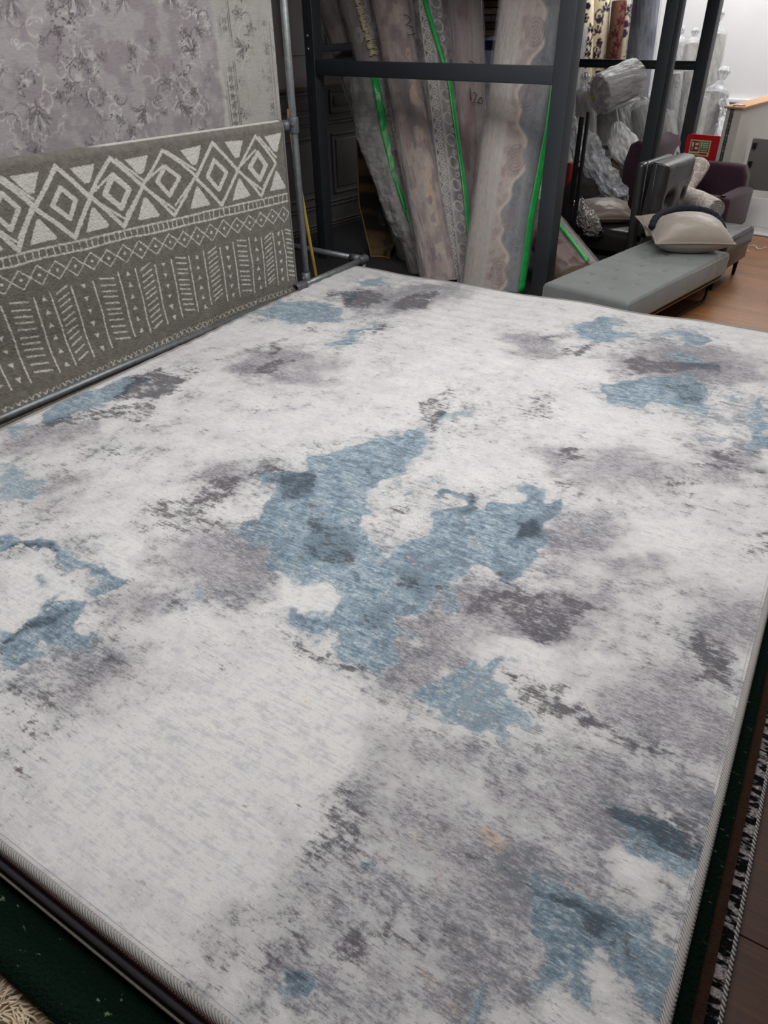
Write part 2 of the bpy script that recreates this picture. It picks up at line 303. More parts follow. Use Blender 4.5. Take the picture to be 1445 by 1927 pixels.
# print of the top rug, in rug centimetres: class (B blue, D charcoal, G grey, W cream, O ochre), strength, outline
PRINT = '''
B 0.8 0,136 -1,158 2,171 6,185 19,193 19,174 18,159 17,146 14,132
B 0.6 -2,119 2,126 9,126 8,118 9,112
D 0.9 6,185 12,199 30,199 39,185 35,173 18,159 15,169
D 0.6 8,135 18,151 36,170 53,158 37,147 28,136 18,127
G 0.6 2,117 15,134 37,137 40,125 23,111 20,104
D 0.9 58,126 60,132 65,126
D 0.55 54,118 62,122 63,117
B 0.6 24,101 38,101 48,101 58,95 61,88 52,82
G 0.6 48,101 64,107 76,96 65,88
D 0.5 4,235 9,250 15,237
D 0.6 54,218 56,236 69,242 65,221
B 0.8 3,287 3,311 26,324 40,319 53,298 46,287 23,286
D 0.7 23,341 42,360 57,350 58,325 35,329
B 0.7 21,368 35,385 46,372 31,363
B 0.6 20,348 32,351 50,333 38,330
D 0.8 65,342 69,366 80,377 85,348 75,334
G 0.55 21,344 81,399 101,388 86,335 57,313
B 0.9 70,266 73,288 74,303 79,301 79,280 81,272 78,265
D 1 79,294 81,310 84,299
D 0.7 44,275 50,294 50,281
D 0.8 40,256 45,262 53,253 55,242
D 0.8 53,222 57,230 63,229 68,220 58,216
G 0.6 45,212 39,239 60,257 87,253 96,224 64,212
D 0.4 5,247 7,252 16,241
D 0.6 82,187 93,196 88,183
D 0.6 23,201 30,212 37,194
D 0.9 149,246 153,254 157,241
D 0.65 145,227 148,241 159,240 163,228 164,210 173,210 153,216
B 0.8 159,224 164,233 171,235 167,224 163,219
B 0.9 127,152 134,156 136,166 139,176 141,184 146,193 155,202 157,208 163,203 165,195 166,184 169,178 166,165 167,157 173,145 177,145 180,136 188,132 194,128 195,134 197,140 195,149 193,160 195,169 200,171 207,166 212,176 214,191 223,183 229,188 235,177 235,165 236,154 232,142 231,132 227,134 221,135 217,128 215,111 211,105 215,98 215,92 217,84 213,83 206,84 202,84 195,87 190,88 182,91 181,94 186,96 191,96 192,104 184,106 179,103 173,105 168,104 168,99 164,101 158,105 150,111 142,112 136,111 132,116 142,121 138,123 136,133 134,141
B 0.9 171,157 172,163 174,168 174,161 173,156
B 0.9 181,161 181,165 183,165 183,160
B 0.8 184,171 186,175 186,172
D 0.7 185,148 187,153 190,146
W 0.9 201,154 200,166 203,166 204,153
W 0.8 208,154 210,162 211,154
D 0.7 129,152 138,157 148,149 146,138 141,133
D 0.85 154,169 158,173 160,166
D 0.55 156,130 169,134 182,129 181,117 170,111 164,112
D 0.5 195,125 205,131 217,125 209,112
D 0.5 199,101 205,109 211,105 207,93
D 0.9 220,167 229,171 235,162 228,157
D 0.8 226,136 229,140 231,132
D 0.8 195,168 201,172 205,167 201,157
D 0.5 148,136 158,140 160,133 153,131
B 0.65 240,180 242,184 246,182 245,176
D 0.7 229,123 235,134 244,137 248,130 254,130 251,117 240,117 229,117
D 0.65 246,138 254,138 262,138 259,130 250,131
G 0.65 218,123 258,149 268,136 255,116 227,105
G 0.5 231,171 241,186 262,183 257,159 250,142 236,142
B 0.6 216,126 224,125 228,119 227,113 223,113
W 0.9 237,104 239,111 252,118 257,123 258,109 260,107 260,102 255,104 248,104 242,105
B 0.75 228,83 231,86 232,95 235,98 240,96 242,104 249,103 248,96 253,92 254,88 251,83 254,77 252,76 247,79 240,78 232,77
D 0.75 248,96 260,103 268,100 275,100 284,99 286,97 279,95 269,95 258,94
D 0.6 275,124 279,127 279,122 274,119
D 0.7 286,138 291,143 294,137 300,135 301,125 294,123 290,130 287,130
G 0.5 283,160 300,165 301,124 300,102 282,95 267,100 262,107 274,125 288,131
D 0.7 289,195 297,198 298,191 290,189
G 0.6 257,159 271,169 272,164 263,153
B 0.85 179,347 179,365 185,383 198,375 192,365 209,363 203,351 197,337 185,344
B 0.8 220,369 228,381 247,375 245,361 237,360 231,369
B 0.75 233,342 245,349 253,341 249,328 237,332
D 0.7 215,320 216,332 225,328 239,331 253,341 255,333 241,321 229,317 223,305
G 0.6 207,324 223,358 252,365 272,357 280,329 259,317 218,300
B 0.9 214,287 220,293 227,304 238,313 246,318 253,309 261,292 262,282 250,281 237,283 235,273 224,273 218,279
D 0.5 235,299 249,312 261,287 245,290
B 0.95 275,304 280,310 279,300 281,293 277,283 274,292
B 0.95 274,279 284,285 287,265 289,259 282,257 281,271
B 0.8 259,259 271,261 274,260 264,256
B 0.7 266,306 269,313 270,304
B 0.7 264,280 267,280 265,275
B 0.7 266,292 269,292 267,288
D 0.65 267,250 277,252 279,234 271,236
D 0.8 283,241 288,241 286,236
G 0.55 263,253 290,257 293,233 270,226
D 0.7 164,335 174,338 174,331
D 0.8 186,316 189,327 198,335 193,316
G 0.5 144,331 175,341 187,310 165,304
B 0.45 162,315 168,318 168,306
D 0.5 192,253 195,262 191,269 197,263 206,254 207,248 194,243
D 0.55 216,223 223,233 228,217 219,215
D 0.6 215,198 223,199 232,201 230,193
D 0.5 215,240 227,240 218,236
D 0.65 258,216 269,219 269,216
D 0.8 264,237 268,238 265,233
G 0.45 208,214 243,239 267,225 237,191
B 0.95 66,72 75,76 82,74 88,75 94,74 102,76 108,74 115,75 127,77 129,70 125,67 121,70 110,71 103,70 94,71 84,70 81,65 75,68 71,69
D 1 80,65 81,71 86,73 94,72 89,70 83,69
D 0.8 103,69 106,68 107,67
B 0.9 102,58 102,61 107,62 106,57
B 0.95 109,55 110,59 122,65 124,65 125,58 129,56 129,49 134,49 138,53 140,50 135,45 128,43 131,39 130,34 122,34 109,43 112,44 118,43 115,50
D 0.75 116,47 118,55 124,59 124,47 120,39 116,38
B 0.6 127,30 130,30 132,28 132,27
G 0.55 128,61 125,73 140,82 150,76 149,61 137,59
D 0.5 126,73 132,77 137,74 134,68
D 0.8 144,76 149,75 149,72
D 0.6 132,61 137,62 138,59
D 0.6 108,93 112,98 113,105 118,119 129,115 132,104 118,101 115,92
G 0.6 123,85 130,111 149,117 174,97 171,90 145,83
B 0.55 133,108 134,116 144,123 151,115 143,111
B 0.6 151,79 151,84 156,81 156,77
B 0.4 172,80 175,81 177,77
G 0.6 135,36 138,48 152,53 156,52 155,44 150,36 146,32
D 0.5 149,48 154,51 155,47
D 0.5 134,29 147,29 145,27 135,25
D 0.7 148,23 151,26 153,24
D 0.8 152,13 156,12 157,10
W 0.8 98,82 112,90 125,79 113,77
W 0.8 81,62 106,65 121,66 113,51 115,44 108,44
W 0.9 169,103 173,104 183,104 192,104 190,96 184,96 180,91 177,83 174,85 170,84 171,90 174,95
G 0.6 127,115 139,121 155,106 174,96 170,88 154,85
D 0.65 184,84 200,83 212,83 206,77 195,77 187,78
G 0.7 216,92 214,107 223,114 233,109 231,96 231,86 228,82 218,80
D 0.5 216,106 222,108 221,102
D 0.6 178,62 177,66 180,62
D 1 122,150 128,150 126,147
G 0.7 112,147 126,151 128,146 119,141
G 0.6 101,143 111,146 124,138 124,128 117,125
D 0.6 103,110 114,123 116,140 122,138 126,111 118,100
D 0.7 226,36 227,41 224,49 227,52 231,46 234,45 240,42 240,36 233,36 231,32
D 1 227,45 229,46 229,45
G 0.42 220,68 225,56 223,46 228,38 232,31 229,24 230,18 228,13 229,9 231,5 230,0 237,-1 302,38 299,92 283,92 250,73 234,76
D 0.5 231,18 235,19 238,18 237,14 233,14
D 0.65 241,24 247,29 256,30 260,31 260,29 251,26 250,22 245,17 240,17
B 0.8 242,34 244,36 248,35 251,35 248,33
D 0.6 242,34 244,36 247,36 245,33
B 0.8 239,11 242,13 245,12 245,9 243,7 240,8
D 0.5 239,11 242,13 245,9 240,8
B 0.6 248,17 252,19 252,17
D 0.5 228,10 230,14 235,12 231,8
B 0.5 232,3 234,5 234,2
D 0.55 208,28 209,31 216,29 211,27
D 0.5 211,34 215,35 214,33
D 0.6 199,28 200,29 201,27
D 0.6 218,22 219,23 219,22
D 0.45 187,46 189,47 190,45
D 0.5 216,42 221,42 220,41
D 0.5 218,27 220,29 220,27
D 0.5 210,12 213,15 212,12
D 0.5 226,6 228,5 227,2
B 0.85 285,74 286,77 290,78 295,77 299,80 301,77 300,71 301,64 299,65 299,68 294,65 290,67 290,71
D 0.8 284,75 290,78 300,80 300,77 293,73 288,74
W 0.9 287,62 288,65 294,67 298,66 300,62 297,60 292,56 287,56 288,60
B 0.8 285,60 287,63 287,60
B 0.85 274,40 273,45 273,51 273,56 277,55 284,56 289,53 296,55 298,52 301,50 301,46 300,42 297,40 293,43 290,44 288,41 288,38 284,37 283,32 280,31 277,35
D 0.7 273,49 282,54 291,50 293,49 288,46 283,49 277,49
W 0.9 283,32 285,37 289,37 289,42 291,42 292,40 294,40 298,36 285,28
B 0.8 269,28 271,30 274,22 271,20
O 0.8 257,55 262,55 267,55 266,54 260,54
O 0.35 267,55 271,53 271,52
O 0.3 250,52 252,51 258,42 257,42
O 0.6 262,25 265,27 264,25
O 0.5 266,25 267,25 267,24
B 0.5 250,56 258,57 253,61 248,58
D 0.45 261,68 270,68 274,67 266,65
D 0.4 250,66 259,70 260,66 251,62
W 0.8 192,64 203,74 221,72 222,55 223,44 212,40 190,37 174,43
W 0.7 156,25 176,42 201,34 224,36 227,19 219,7 189,6 167,11
W 0.6 234,154 249,159 271,208 279,198 280,170 266,167
'''
def zsurf(u, v):
    """gentle waves of the top rug"""
    z = 0.006 * (fbm(u * 1.7, v * 1.7, 3, 3) - 0.5) * 2
    e = ss(VMAX - 0.7, VMAX, v)
    z = z + e * (0.016 * (vn(u * 2.1, v * 0.7, 9) - 0.5) * 2 + 0.006 * np.sin(u * 8 + 1))
    # the soft ridge near the right and the fold lines
    def ridge(p, q, h, w):
        return h * np.exp(-(sdist(u, v, p, q) / w) ** 2)
    z = z + ridge((2.35, 1.95), (2.62, 2.3), 0.022, 0.1) + ridge((1.2, 1.15), (1.7, 0.55), 0.004, 0.012) + ridge((0.55, 1.75), (0.35, 2.2), 0.004, 0.012)
    z = z + ridge((0.9, 2.1), (2.9, 2.35), 0.005, 0.08) + ridge((0.2, 2.9), (2.9, 3.1), 0.005, 0.09) + 0.0022 * np.sin(v * 55 + 5 * vn(u * 2, v * 2, 5)) * ss(1.6, 2.6, v) * ss(0.35, 0.6, vn(u * 1.5, v * 1.5, 31))
    return z
def top_mat():
    m = bpy.data.materials.new('printed_pile'); m.use_nodes = True; N = m.node_tree.nodes; K = m.node_tree.links; b = N['Principled BSDF']
    b.inputs['Roughness'].default_value = 0.85; b.inputs['Sheen Weight'].default_value = 0.25; b.inputs['Sheen Roughness'].default_value = 0.4; b.inputs['Specular IOR Level'].default_value = 0.25
    tc = N.new('ShaderNodeTexCoord')
    def noise(sc, st, det=5, ro=0.6, dist=0.0):
        mp = N.new('ShaderNodeMapping'); mp.inputs['Scale'].default_value = st; K.new(tc.outputs['Object'], mp.inputs[0])
        n = N.new('ShaderNodeTexNoise'); n.inputs['Scale'].default_value = sc; n.inputs['Detail'].default_value = det; n.inputs['Roughness'].default_value = ro
        n.inputs['Distortion'].default_value = dist; K.new(mp.outputs[0], n.inputs['Vector']); return n.outputs[0]
    def mth(op, a, c=None, d=None):
        n = N.new('ShaderNodeMath'); n.operation = op
        for k, v in enumerate((a, c, d)):
            if v is None: continue
            if isinstance(v, (int, float)): n.inputs[k].default_value = v
            else: K.new(v, n.inputs[k])
        return n.outputs[0]
    def rng_(a, lo, hi, o0=0.0, o1=1.0, smooth=True):
        n = N.new('ShaderNodeMapRange'); n.interpolation_type = 'SMOOTHSTEP' if smooth else 'LINEAR'
        for k, v in ((1, lo), (2, hi), (3, o0), (4, o1)): n.inputs[k].default_value = v
        K.new(a, n.inputs[0]); return n.outputs[0]
    def mixc(f, a, c):
        n = N.new('ShaderNodeMix'); n.data_type = 'RGBA'
        if isinstance(f, float): n.inputs[0].default_value = f
        else: K.new(f, n.inputs[0])
        for k, v in ((6, a), (7, c)):
            if isinstance(v, tuple): n.inputs[k].default_value = v
            else: K.new(v, n.inputs[k])
        return n.outputs[2]
    A1 = N.new('ShaderNodeAttribute'); A1.attribute_name = 'print'; sp = N.new('ShaderNodeSeparateColor'); K.new(A1.outputs['Color'], sp.inputs[0])
    A2 = N.new('ShaderNodeAttribute'); A2.attribute_name = 'print_b'; sp2 = N.new('ShaderNodeSeparateColor'); K.new(A2.outputs['Color'], sp2.inputs[0])
    aB, aD, aG = sp.outputs[0], sp.outputs[1], sp.outputs[2]; aW, aO, aH = sp2.outputs[0], sp2.outputs[1], sp2.outputs[2]
    blot = noise(9, (1, 1, 1), 7, 0.7); fine = noise(42, (1, 1, 1), 6, 0.75); streak = noise(9, (1, 9, 1), 6, 0.75, 0.3); thread = noise(26, (1, 14, 1), 4, 0.7)
    mid = noise(22, (1, 1.6, 1), 6, 0.72); big = noise(2.2, (1, 1, 1), 4, 0.6)
    def ctr(a, k): return mth('MULTIPLY', mth('SUBTRACT', a, 0.5), k)
    def add(*a):
        r = a[0]
        for q in a[1:]: r = mth('ADD', r, q)
        return r
    streak2 = noise(16, (0.7, 11, 1), 5, 0.8, 0.4)
    car = add(ctr(streak, 3.0), ctr(streak2, 2.2), ctr(fine, 3.0), ctr(mid, 2.2))          # about -1 .. 1
    lob = add(ctr(blot, 3.6), ctr(mid, 2.0), ctr(big, 2.2))
    white = mixc(rng_(car, -0.9, 0.5), L4(188, 188, 191), L4(219, 219, 217))
    # soft grey drifts
    gm = rng_(add(mth('MULTIPLY', aG, 1.25), mth('MULTIPLY', aW, -0.35), mth('MULTIPLY', lob, 0.42), mth('MULTIPLY', car, 0.48), 0.24), 0.05, 1.0)
    grey = mixc(rng_(car, -0.8, 0.8), L4(122, 120, 127), L4(184, 182, 188))
    col = mixc(mth('MULTIPLY', gm, 0.92), white, grey)
    grit = noise(60, (0.8, 2.6, 1), 8, 0.85, 0.2)
    # blue grey haze that frays out round the blotches
    hz = rng_(add(aH, mth('MULTIPLY', lob, 0.42), mth('MULTIPLY', car, 0.45), mth('MULTIPLY', aW, -0.5)), 0.55, 1.3)
    col = mixc(mth('MULTIPLY', hz, 0.75), col, mixc(rng_(lob, -0.3, 0.4), L4(120, 118, 126), L4(132, 143, 152)))
    # charcoal
    dm = rng_(add(mth('MULTIPLY', aD, 1.2), mth('MULTIPLY', aG, 0.25), mth('MULTIPLY', lob, 0.40), mth('MULTIPLY', car, 0.6)), 0.40, 1.0)
    # blue
    bm_ = rng_(add(mth('MULTIPLY', aB, 1.3), mth('MULTIPLY', lob, 0.44), mth('MULTIPLY', car, 0.34)), 0.40, 0.86)
    btone = add(mth('MULTIPLY', lob, 0.45), mth('MULTIPLY', car, 0.6))
    blue = mixc(rng_(btone, -0.55, 0.15), L4(80, 99, 115), L4(132, 154, 169))
    blue = mixc(rng_(btone, 0.0, 0.55), blue, L4(196, 206, 212))
    col = mixc(mth('MULTIPLY', bm_, 0.95), col, blue)
    dark = mixc(bm_, L4(82, 80, 88), L4(44, 57, 70))
    col = mixc(mth('MULTIPLY', dm, 0.88), col, dark)
    wm = rng_(add(aW, mth('MULTIPLY', lob, 0.3), mth('MULTIPLY', car, 0.2)), 0.55, 0.95)
    col = mixc(mth('MULTIPLY', wm, 0.75), col, white)
    om = rng_(add(aO, mth('MULTIPLY', car, 0.35)), 0.1, 0.8)
    col = mixc(mth('MULTIPLY', om, 0.7), col, L4(198, 160, 108))
    fl = rng_(add(ctr(grit, 5.0), mth('MULTIPLY', gm, 0.55), mth('MULTIPLY', aH, 0.35), mth('MULTIPLY', aW, -0.35), mth('MULTIPLY', lob, 0.25)), 0.45, 1.15)
    col = mixc(mth('MULTIPLY', fl, 0.62), col, mixc(bm_, L4(84, 83, 90), L4(58, 72, 86)))
    fp = rng_(add(ctr(grit, -5.0), ctr(thread, 3.0)), 0.35, 1.1)
    col = mixc(mth('MULTIPLY', fp, 0.45), col, L4(222, 222, 221))
    # hairlines across the width, dark and pale
    col = mixc(mth('MULTIPLY', rng_(streak2, 0.60, 0.76), 0.5), col, L4(92, 91, 98))
    col = mixc(mth('MULTIPLY', rng_(fine, 0.58, 0.74), 0.35), col, L4(110, 109, 115))
    col = mixc(mth('MULTIPLY', rng_(thread, 0.60, 0.76), 0.38), col, L4(226, 226, 225))
    K.new(col, b.inputs['Base Color'])
    bp = N.new('ShaderNodeBump'); bp.inputs['Strength'].default_value = 0.35; bp.inputs['Distance'].default_value = 0.004
    hgt = mth('ADD', mth('MULTIPLY', noise(260, (1, 1.6, 1), 3), 0.5), mth('MULTIPLY', streak, 0.8)); K.new(hgt, bp.inputs['Height']); K.new(bp.outputs[0], b.inputs['Normal'])
    return m
pile_rz = AL
def pobj(name, **k):
    return empty(name, O0, pile_rz, **k)
top = pobj('distressed_rug', label='large cream and grey rug with washed blue blotches, topmost of the floor pile', cat='rug')
st = 0.01
us = np.linspace(0, UMAX, 304); vs = np.linspace(0, VMAX, 400); U_, V_ = np.meshgrid(us, vs)
fld = {k: np.zeros(U_.shape) for k in 'BDGWO'}; haze = np.zeros(U_.shape)
wob_u = U_ + 0.09 * (fbm(U_ * 9, V_ * 9, 41) - 0.5) * 2; wob_v = V_ + 0.08 * (fbm(U_ * 9, V_ * 11, 77) - 0.5) * 2
SOFT = dict(B=0.05, D=0.07, G=0.2, W=0.06, O=0.05)
for ln in PRINT.strip().splitlines():
    t = ln.split(); k = t[0]; s_ = float(t[1]); P_ = np.array([[float(q) / 100 for q in p.split(',')] for p in t[2:]])
    lo = P_.min(0) - 0.3; hi = P_.max(0) + 0.3
    i0, i1 = np.searchsorted(us, (lo[0], hi[0])); j0, j1 = np.searchsorted(vs, (lo[1], hi[1]))
    if i1 <= i0 or j1 <= j0: continue
    w = (slice(j0, j1), slice(i0, i1)); d = psd(wob_u[w], wob_v[w], P_)
    fld[k][w] = np.maximum(fld[k][w], s_ * ss(-SOFT[k] * 0.6, SOFT[k] * 0.5, d))
    if k in 'BD': haze[w] = np.maximum(haze[w], s_ * ss(-0.24, 0.02, d) * (1.0 if k == 'B' else 0.75))
c1 = np.stack([fld['B'], fld['D'], fld['G']], -1); c2 = np.stack([fld['W'], fld['O'], haze], -1)
ZT = 0.32
# edge roll-off
ed = np.minimum(np.minimum(U_, UMAX - U_), np.minimum(V_, VMAX - V_))
Zt = ZT + zsurf(U_, V_) - 0.006 * (1 - ss(0, 0.015, ed))
o = grid('pile_surface', U_, V_, Zt, top_mat(), top, {'print': c1, 'print_b': c2}); thick(o, 0.008)
# bound edge: a whipped roll that follows the rug's outline
def stripes_mat(name, ca_, cb_, sc, rough=0.75, direction='DIAGONAL'):
    m = mat(name, ca_, rough); N = m.node_tree.nodes; K = m.node_tree.links; b = N['Principled BSDF']
    tc = N.new('ShaderNodeTexCoord'); w = N.new('ShaderNodeTexWave'); w.bands_direction = direction; w.inputs['Scale'].default_value = sc; w.inputs['Distortion'].default_value = 1.2
    w.inputs['Detail'].default_value = 2; K.new(tc.outputs['Object'], w.inputs['Vector'])
    r = N.new('ShaderNodeMix'); r.data_type = 'RGBA'; K.new(w.outputs[1], r.inputs[0]); r.inputs[6].default_value = ca_; r.inputs[7].default_value = cb_; K.new(r.outputs[2], b.inputs['Base Color'])
    bp = N.new('ShaderNodeBump'); bp.inputs['Strength'].default_value = 0.6; bp.inputs['Distance'].default_value = 0.003; K.new(w.outputs[1], bp.inputs['Height']); K.new(bp.outputs[0], b.inputs['Normal'])
    return m
BIND = stripes_mat('whipped_binding', L4(132, 128, 126), L4(164, 161, 159), 75)
def outline(u0, u1, v0, v1, z, zf=None, r=0.05, n=60):
    pts = []
    for (a, b_) in (((u0, v0), (u1, v0)), ((u1, v0), (u1, v1)), ((u1, v1), (u0, v1)), ((u0, v1), (u0, v0))):
        for i in range(n):
            t = i / n; u = a[0] + (b_[0] - a[0]) * t; v = a[1] + (b_[1] - a[1]) * t
            pts.append((u, v, z + (float(zf(np.array(u), np.array(v))) if zf else 0)))
    pts.append(pts[0]); return pts
MB().tube(outline(0, UMAX, 0, VMAX, ZT - 0.007, zsurf, n=120), 0.0105, 10, False).build('binding', BIND, top)
mb = MB()
zz = 0.0035
for (a, b_) in (((0.4, -0.0095), (UMAX, -0.0095)), ((UMAX + 0.0095, 0), (UMAX + 0.0095, 3.0))):
    L_ = math.dist(a, b_); n = int(L_ / 0.0075)
    for i in range(n):
        t = (i + 0.5) / n; u = a[0] + (b_[0] - a[0]) * t; v = a[1] + (b_[1] - a[1]) * t
        z = ZT - 0.0115 + float(zsurf(np.array(u), np.array(v))); du = (b_[0] - a[0]) / L_ * 0.0024; dv = (b_[1] - a[1]) / L_ * 0.0024
        mb.tube([(u - du, v - dv, z), (u + du, v + dv, z)], 0.0018, 5)
mb.build('overlock_stitching', mat('white_thread', L4(205, 203, 200), 0.7), top)['kind'] = 'stuff'
MB().tube([(p[0], p[1], p[2]) for p in outline(0.016, UMAX - 0.016, 0.016, VMAX - 0.016, ZT - 0.002, zsurf, n=120)], 0.0016, 6, False).build('seam', mat('grey_seam_thread', L4(126, 124, 126), 0.8), top)

def slab(name, u0, u1, v0, v1, z0, z1, m, label, wav=0.0, res=0.06, cat='rug', bind=None, bname='binding', brad=0.006, seed=1):
    t = pobj(name, label=label, cat=cat)
    nu = max(3, int((u1 - u0) / res)); nv = max(3, int((v1 - v0) / res)); A, B2 = np.meshgrid(np.linspace(u0, u1, nu), np.linspace(v0, v1, nv))
    o = grid('pile_surface', A, B2, z1 + wav * (fbm(A * 2, B2 * 2, seed) - 0.5) * 2, m, t); thick(o, z1 - z0)
    if bind: MB().tube(outline(u0, u1, v0, v1, (z0 + z1) / 2), brad, 8, False).build(bname, bind, t)
    return t
def speck_mat(name, ca_, cb_, sc, thr, st=(1, 1, 1), rough=0.95, sh=0.0, bumpd=0.01, cc=None):
    m = mat(name, ca_, rough, bump=(120, 0.8, bumpd), sheen=sh, spec=0.1); N = m.node_tree.nodes; K = m.node_tree.links; b = N['Principled BSDF']
    tc = N.new('ShaderNodeTexCoord'); mp = N.new('ShaderNodeMapping'); mp.inputs['Scale'].default_value = st; K.new(tc.outputs['Object'], mp.inputs[0])
    v = N.new('ShaderNodeTexNoise'); v.inputs['Scale'].default_value = sc; v.inputs['Detail'].default_value = 3; K.new(mp.outputs[0], v.inputs['Vector'])
    r = N.new('ShaderNodeMapRange'); r.inputs[1].default_value = thr; r.inputs[2].default_value = thr + 0.08; K.new(v.outputs[0], r.inputs[0])
    x = N.new('ShaderNodeMix'); x.data_type = 'RGBA'; K.new(r.outputs[0], x.inputs[0]); x.inputs[6].default_value = ca_; x.inputs[7].default_value = cb_; K.new(x.outputs[2], b.inputs['Base Color'])
    return m
slab('maroon_rug', 0.01, 3.0, -0.013, 3.96, 0.294, 0.306, mat('maroon_pile', L4(88, 44, 48), 0.95, noise=(60, 0.35), bump=(200, 0.8, 0.006), spec=0.1), 'thin maroon rug edge directly under the blue and grey rug')
slab('charcoal_rug', 0.01, 2.99, -0.020, 3.96, 0.278, 0.292, mat('charcoal_binding_pile', L4(52, 49, 54), 0.85, noise=(80, 0.2, (6, 1, 1)), bump=(200, 0.6, 0.004), spec=0.1), 'charcoal bound rug edge between the maroon edge and the pale piped edge', bind=mat('charcoal_tape', L4(50, 47, 53), 0.8, noise=(90, 0.2, (6, 6, 1))), brad=0.008)
slab('piped_rug', 0.01, 2.985, -0.031, 3.96, 0.262, 0.272, mat('dark_backing', L4(40, 38, 40), 0.9), 'rug with a thin pale piped edge above the dark green rug', bind=mat('pale_piping', L4(150, 144, 136), 0.8, noise=(90, 0.15)), bname='piping', brad=0.0045)
slab('green_rug', 0.0, 3.062, -0.15, 3.95, 0.222, 0.243, speck_mat('dark_green_pile', L4(8, 28, 18), L4(104, 128, 104), 44, 0.67, (1, 1.7, 1)), 'dark green rug with pale flecks sticking out under the pile', wav=0.003, res=0.03)
slab('brown_rug', 0.3, 3.086, 0.05, 3.95, 0.205, 0.222, mat('brown_flatweave', L4(64, 44, 34), 0.9, noise=(60, 0.3, (1, 3, 1)), bump=(200, 0.7, 0.004, (1, 3, 1)), spec=0.1), 'narrow brown flatweave rug edge between the green and the black and white rug')
slab('monochrome_rug', 0.3, 3.112, 0.05, 3.95, 0.188, 0.205, speck_mat('black_white_weave', L4(18, 16, 20), L4(160, 154, 154), 46, 0.5, (0.5, 1.6, 1)), 'black and white mottled flatweave rug edge beside the brown wood board', bind=stripes_mat('black_white_edge', L4(25, 23, 27), L4(170, 165, 165), 60), brad=0.009)
t = pobj('shaggy_rug', label='cream long haired shaggy rug corner at the bottom left', cat='rug')
nu, nv = 160, 60; A, B2 = np.meshgrid(np.linspace(0.6, 2.6, nu), np.linspace(-0.72, 0.35, nv))
shag_m = mat('cream_shag', L4(205, 186, 160), 0.8, noise=(40, 0.2, (3, 1, 1)), sheen=0.4)
base_sh = grid('backing', A, B2, 0.205 + 0.012 * fbm(A * 10, B2 * 10, 4), shag_m, t); thick(base_sh, 0.018)
# long pile: real curved tufts
mb = MB()
for i in range(7000):
    u = rng.uniform(0.8, 2.58); v = rng.uniform(-0.66, -0.13); z = 0.212; a = 2.2 + 2.6 * float(vn(u * 9, v * 9, 3)) + rng.uniform(-.5, .5); l = rng.uniform(0.02, 0.045)
    k = rng.uniform(-1, 1); d = Vector((math.cos(a), math.sin(a), 0)); e = Vector((-d.y, d.x, 0)) * k * 0.3
    p = Vector((u, v, z)); mb.tube([p, p + d * l * .35 + Vector((0, 0, 0.012)), p + d * l * .75 + e * l * .5 + Vector((0, 0, 0.014)), p + d * l * 1.1 + e * l + Vector((0, 0, 0.004))], [0.0022, 0.0024, 0.0018, 0.0005], 4, False)
o = mb.build('long_pile', shag_m, t); o['kind'] = 'stuff'
# low wooden platform that carries the pile
t = pobj('wooden_platform', label='dark brown low wood platform under the pile, visible along the right edge', cat='platform')
wm = mat('dark_brown_wood', L4(60, 37, 26), 0.5, noise=(9, 0.4, (0.7, 12, 1)), bump=(30, 0.15, 0.002, (1, 14, 1)))
mb = MB(); v = -0.9
while v < 3.9:
    mb.box((-0.05, v, 0.145), (3.75, min(v + 1.599, 3.9), 0.186), None, 0.003); v += 1.6
mb.build('deck', wm, t)
mb = MB()
BW_ = mat('bearer_wood', L4(110, 84, 58), 0.8)
for v in np.arange(-0.8, 3.9, 0.76): MB().box((0.0, v, 0.0), (3.7, v + 0.08, 0.145)).build('bearer', BW_, t)

# ------------------------------------------------------------------ tribal rug over the rail
XR = -3.53
t = empty('tribal_rug', (XR, 2.1, 1.25), 0, 'taupe and cream geometric diamond patterned rug draped over the left rail', 'rug')
y0, y1 = 0.7, 3.105
cv = Canvas(y0, y1, 0.0, 1.14, 0.005, 0.012)
def J(s=0.006): return rng.uniform(-s, s)
cr = [3.03, 2.744, 2.456, 2.127, 1.831, 1.549, 1.29, 1.0, 0.72]
for i in range(len(cr) - 1):
    r_, l_ = cr[i], cr[i + 1]; m_ = (r_ + l_) / 2 + J(0.015); dm = 0.17 + J(.008); tp, bt = 0.02, 0.335
    dbl = [0.028, 0.0, 0.026, 0.03, 0.0, 0.028, 0.02, 0.02][i % 8]; hw = [0.008, 0.009, 0.008, 0.010, 0.011, 0.012, 0.01, 0.01][i % 8]
    ring = [(m_, tp), (r_, dm), (m_ + J(), bt), (l_, dm), (m_, tp)]
    for k in range(4):
        cv.stroke([ring[k], ((ring[k][0] + ring[k + 1][0]) / 2 + J(), (ring[k][1] + ring[k + 1][1]) / 2 + J()), ring[k + 1]], hw)
    if dbl:
        cv.stroke([(m_ + dbl, tp + 0.01), (r_ + dbl * 0.2, dm - dbl)], 0.006); cv.stroke([(l_ + 0.03, dm - 0.02), (m_ - 0.012, tp + 0.07)], 0.006)
        cv.stroke([(l_ + dbl, dm + dbl), (m_ + 0.01, bt - dbl * 1.2)], 0.006); cv.stroke([(r_ - 0.03, dm + 0.02 + dbl * .3), (m_ + 0.022, bt - 0.05)], 0.006)
    q = 0.42 if i % 2 == 0 else 0.46; hi = 0.011 if i % 3 else 0.014
    inn = [(m_ + J(), dm - 0.155 * q), (m_ + (r_ - m_) * q, dm + J()), (m_ + J(), dm + 0.17 * q), (m_ - (m_ - l_) * q, dm + J()), ]; inn.append(inn[0])
    cv.stroke(inn, hi)
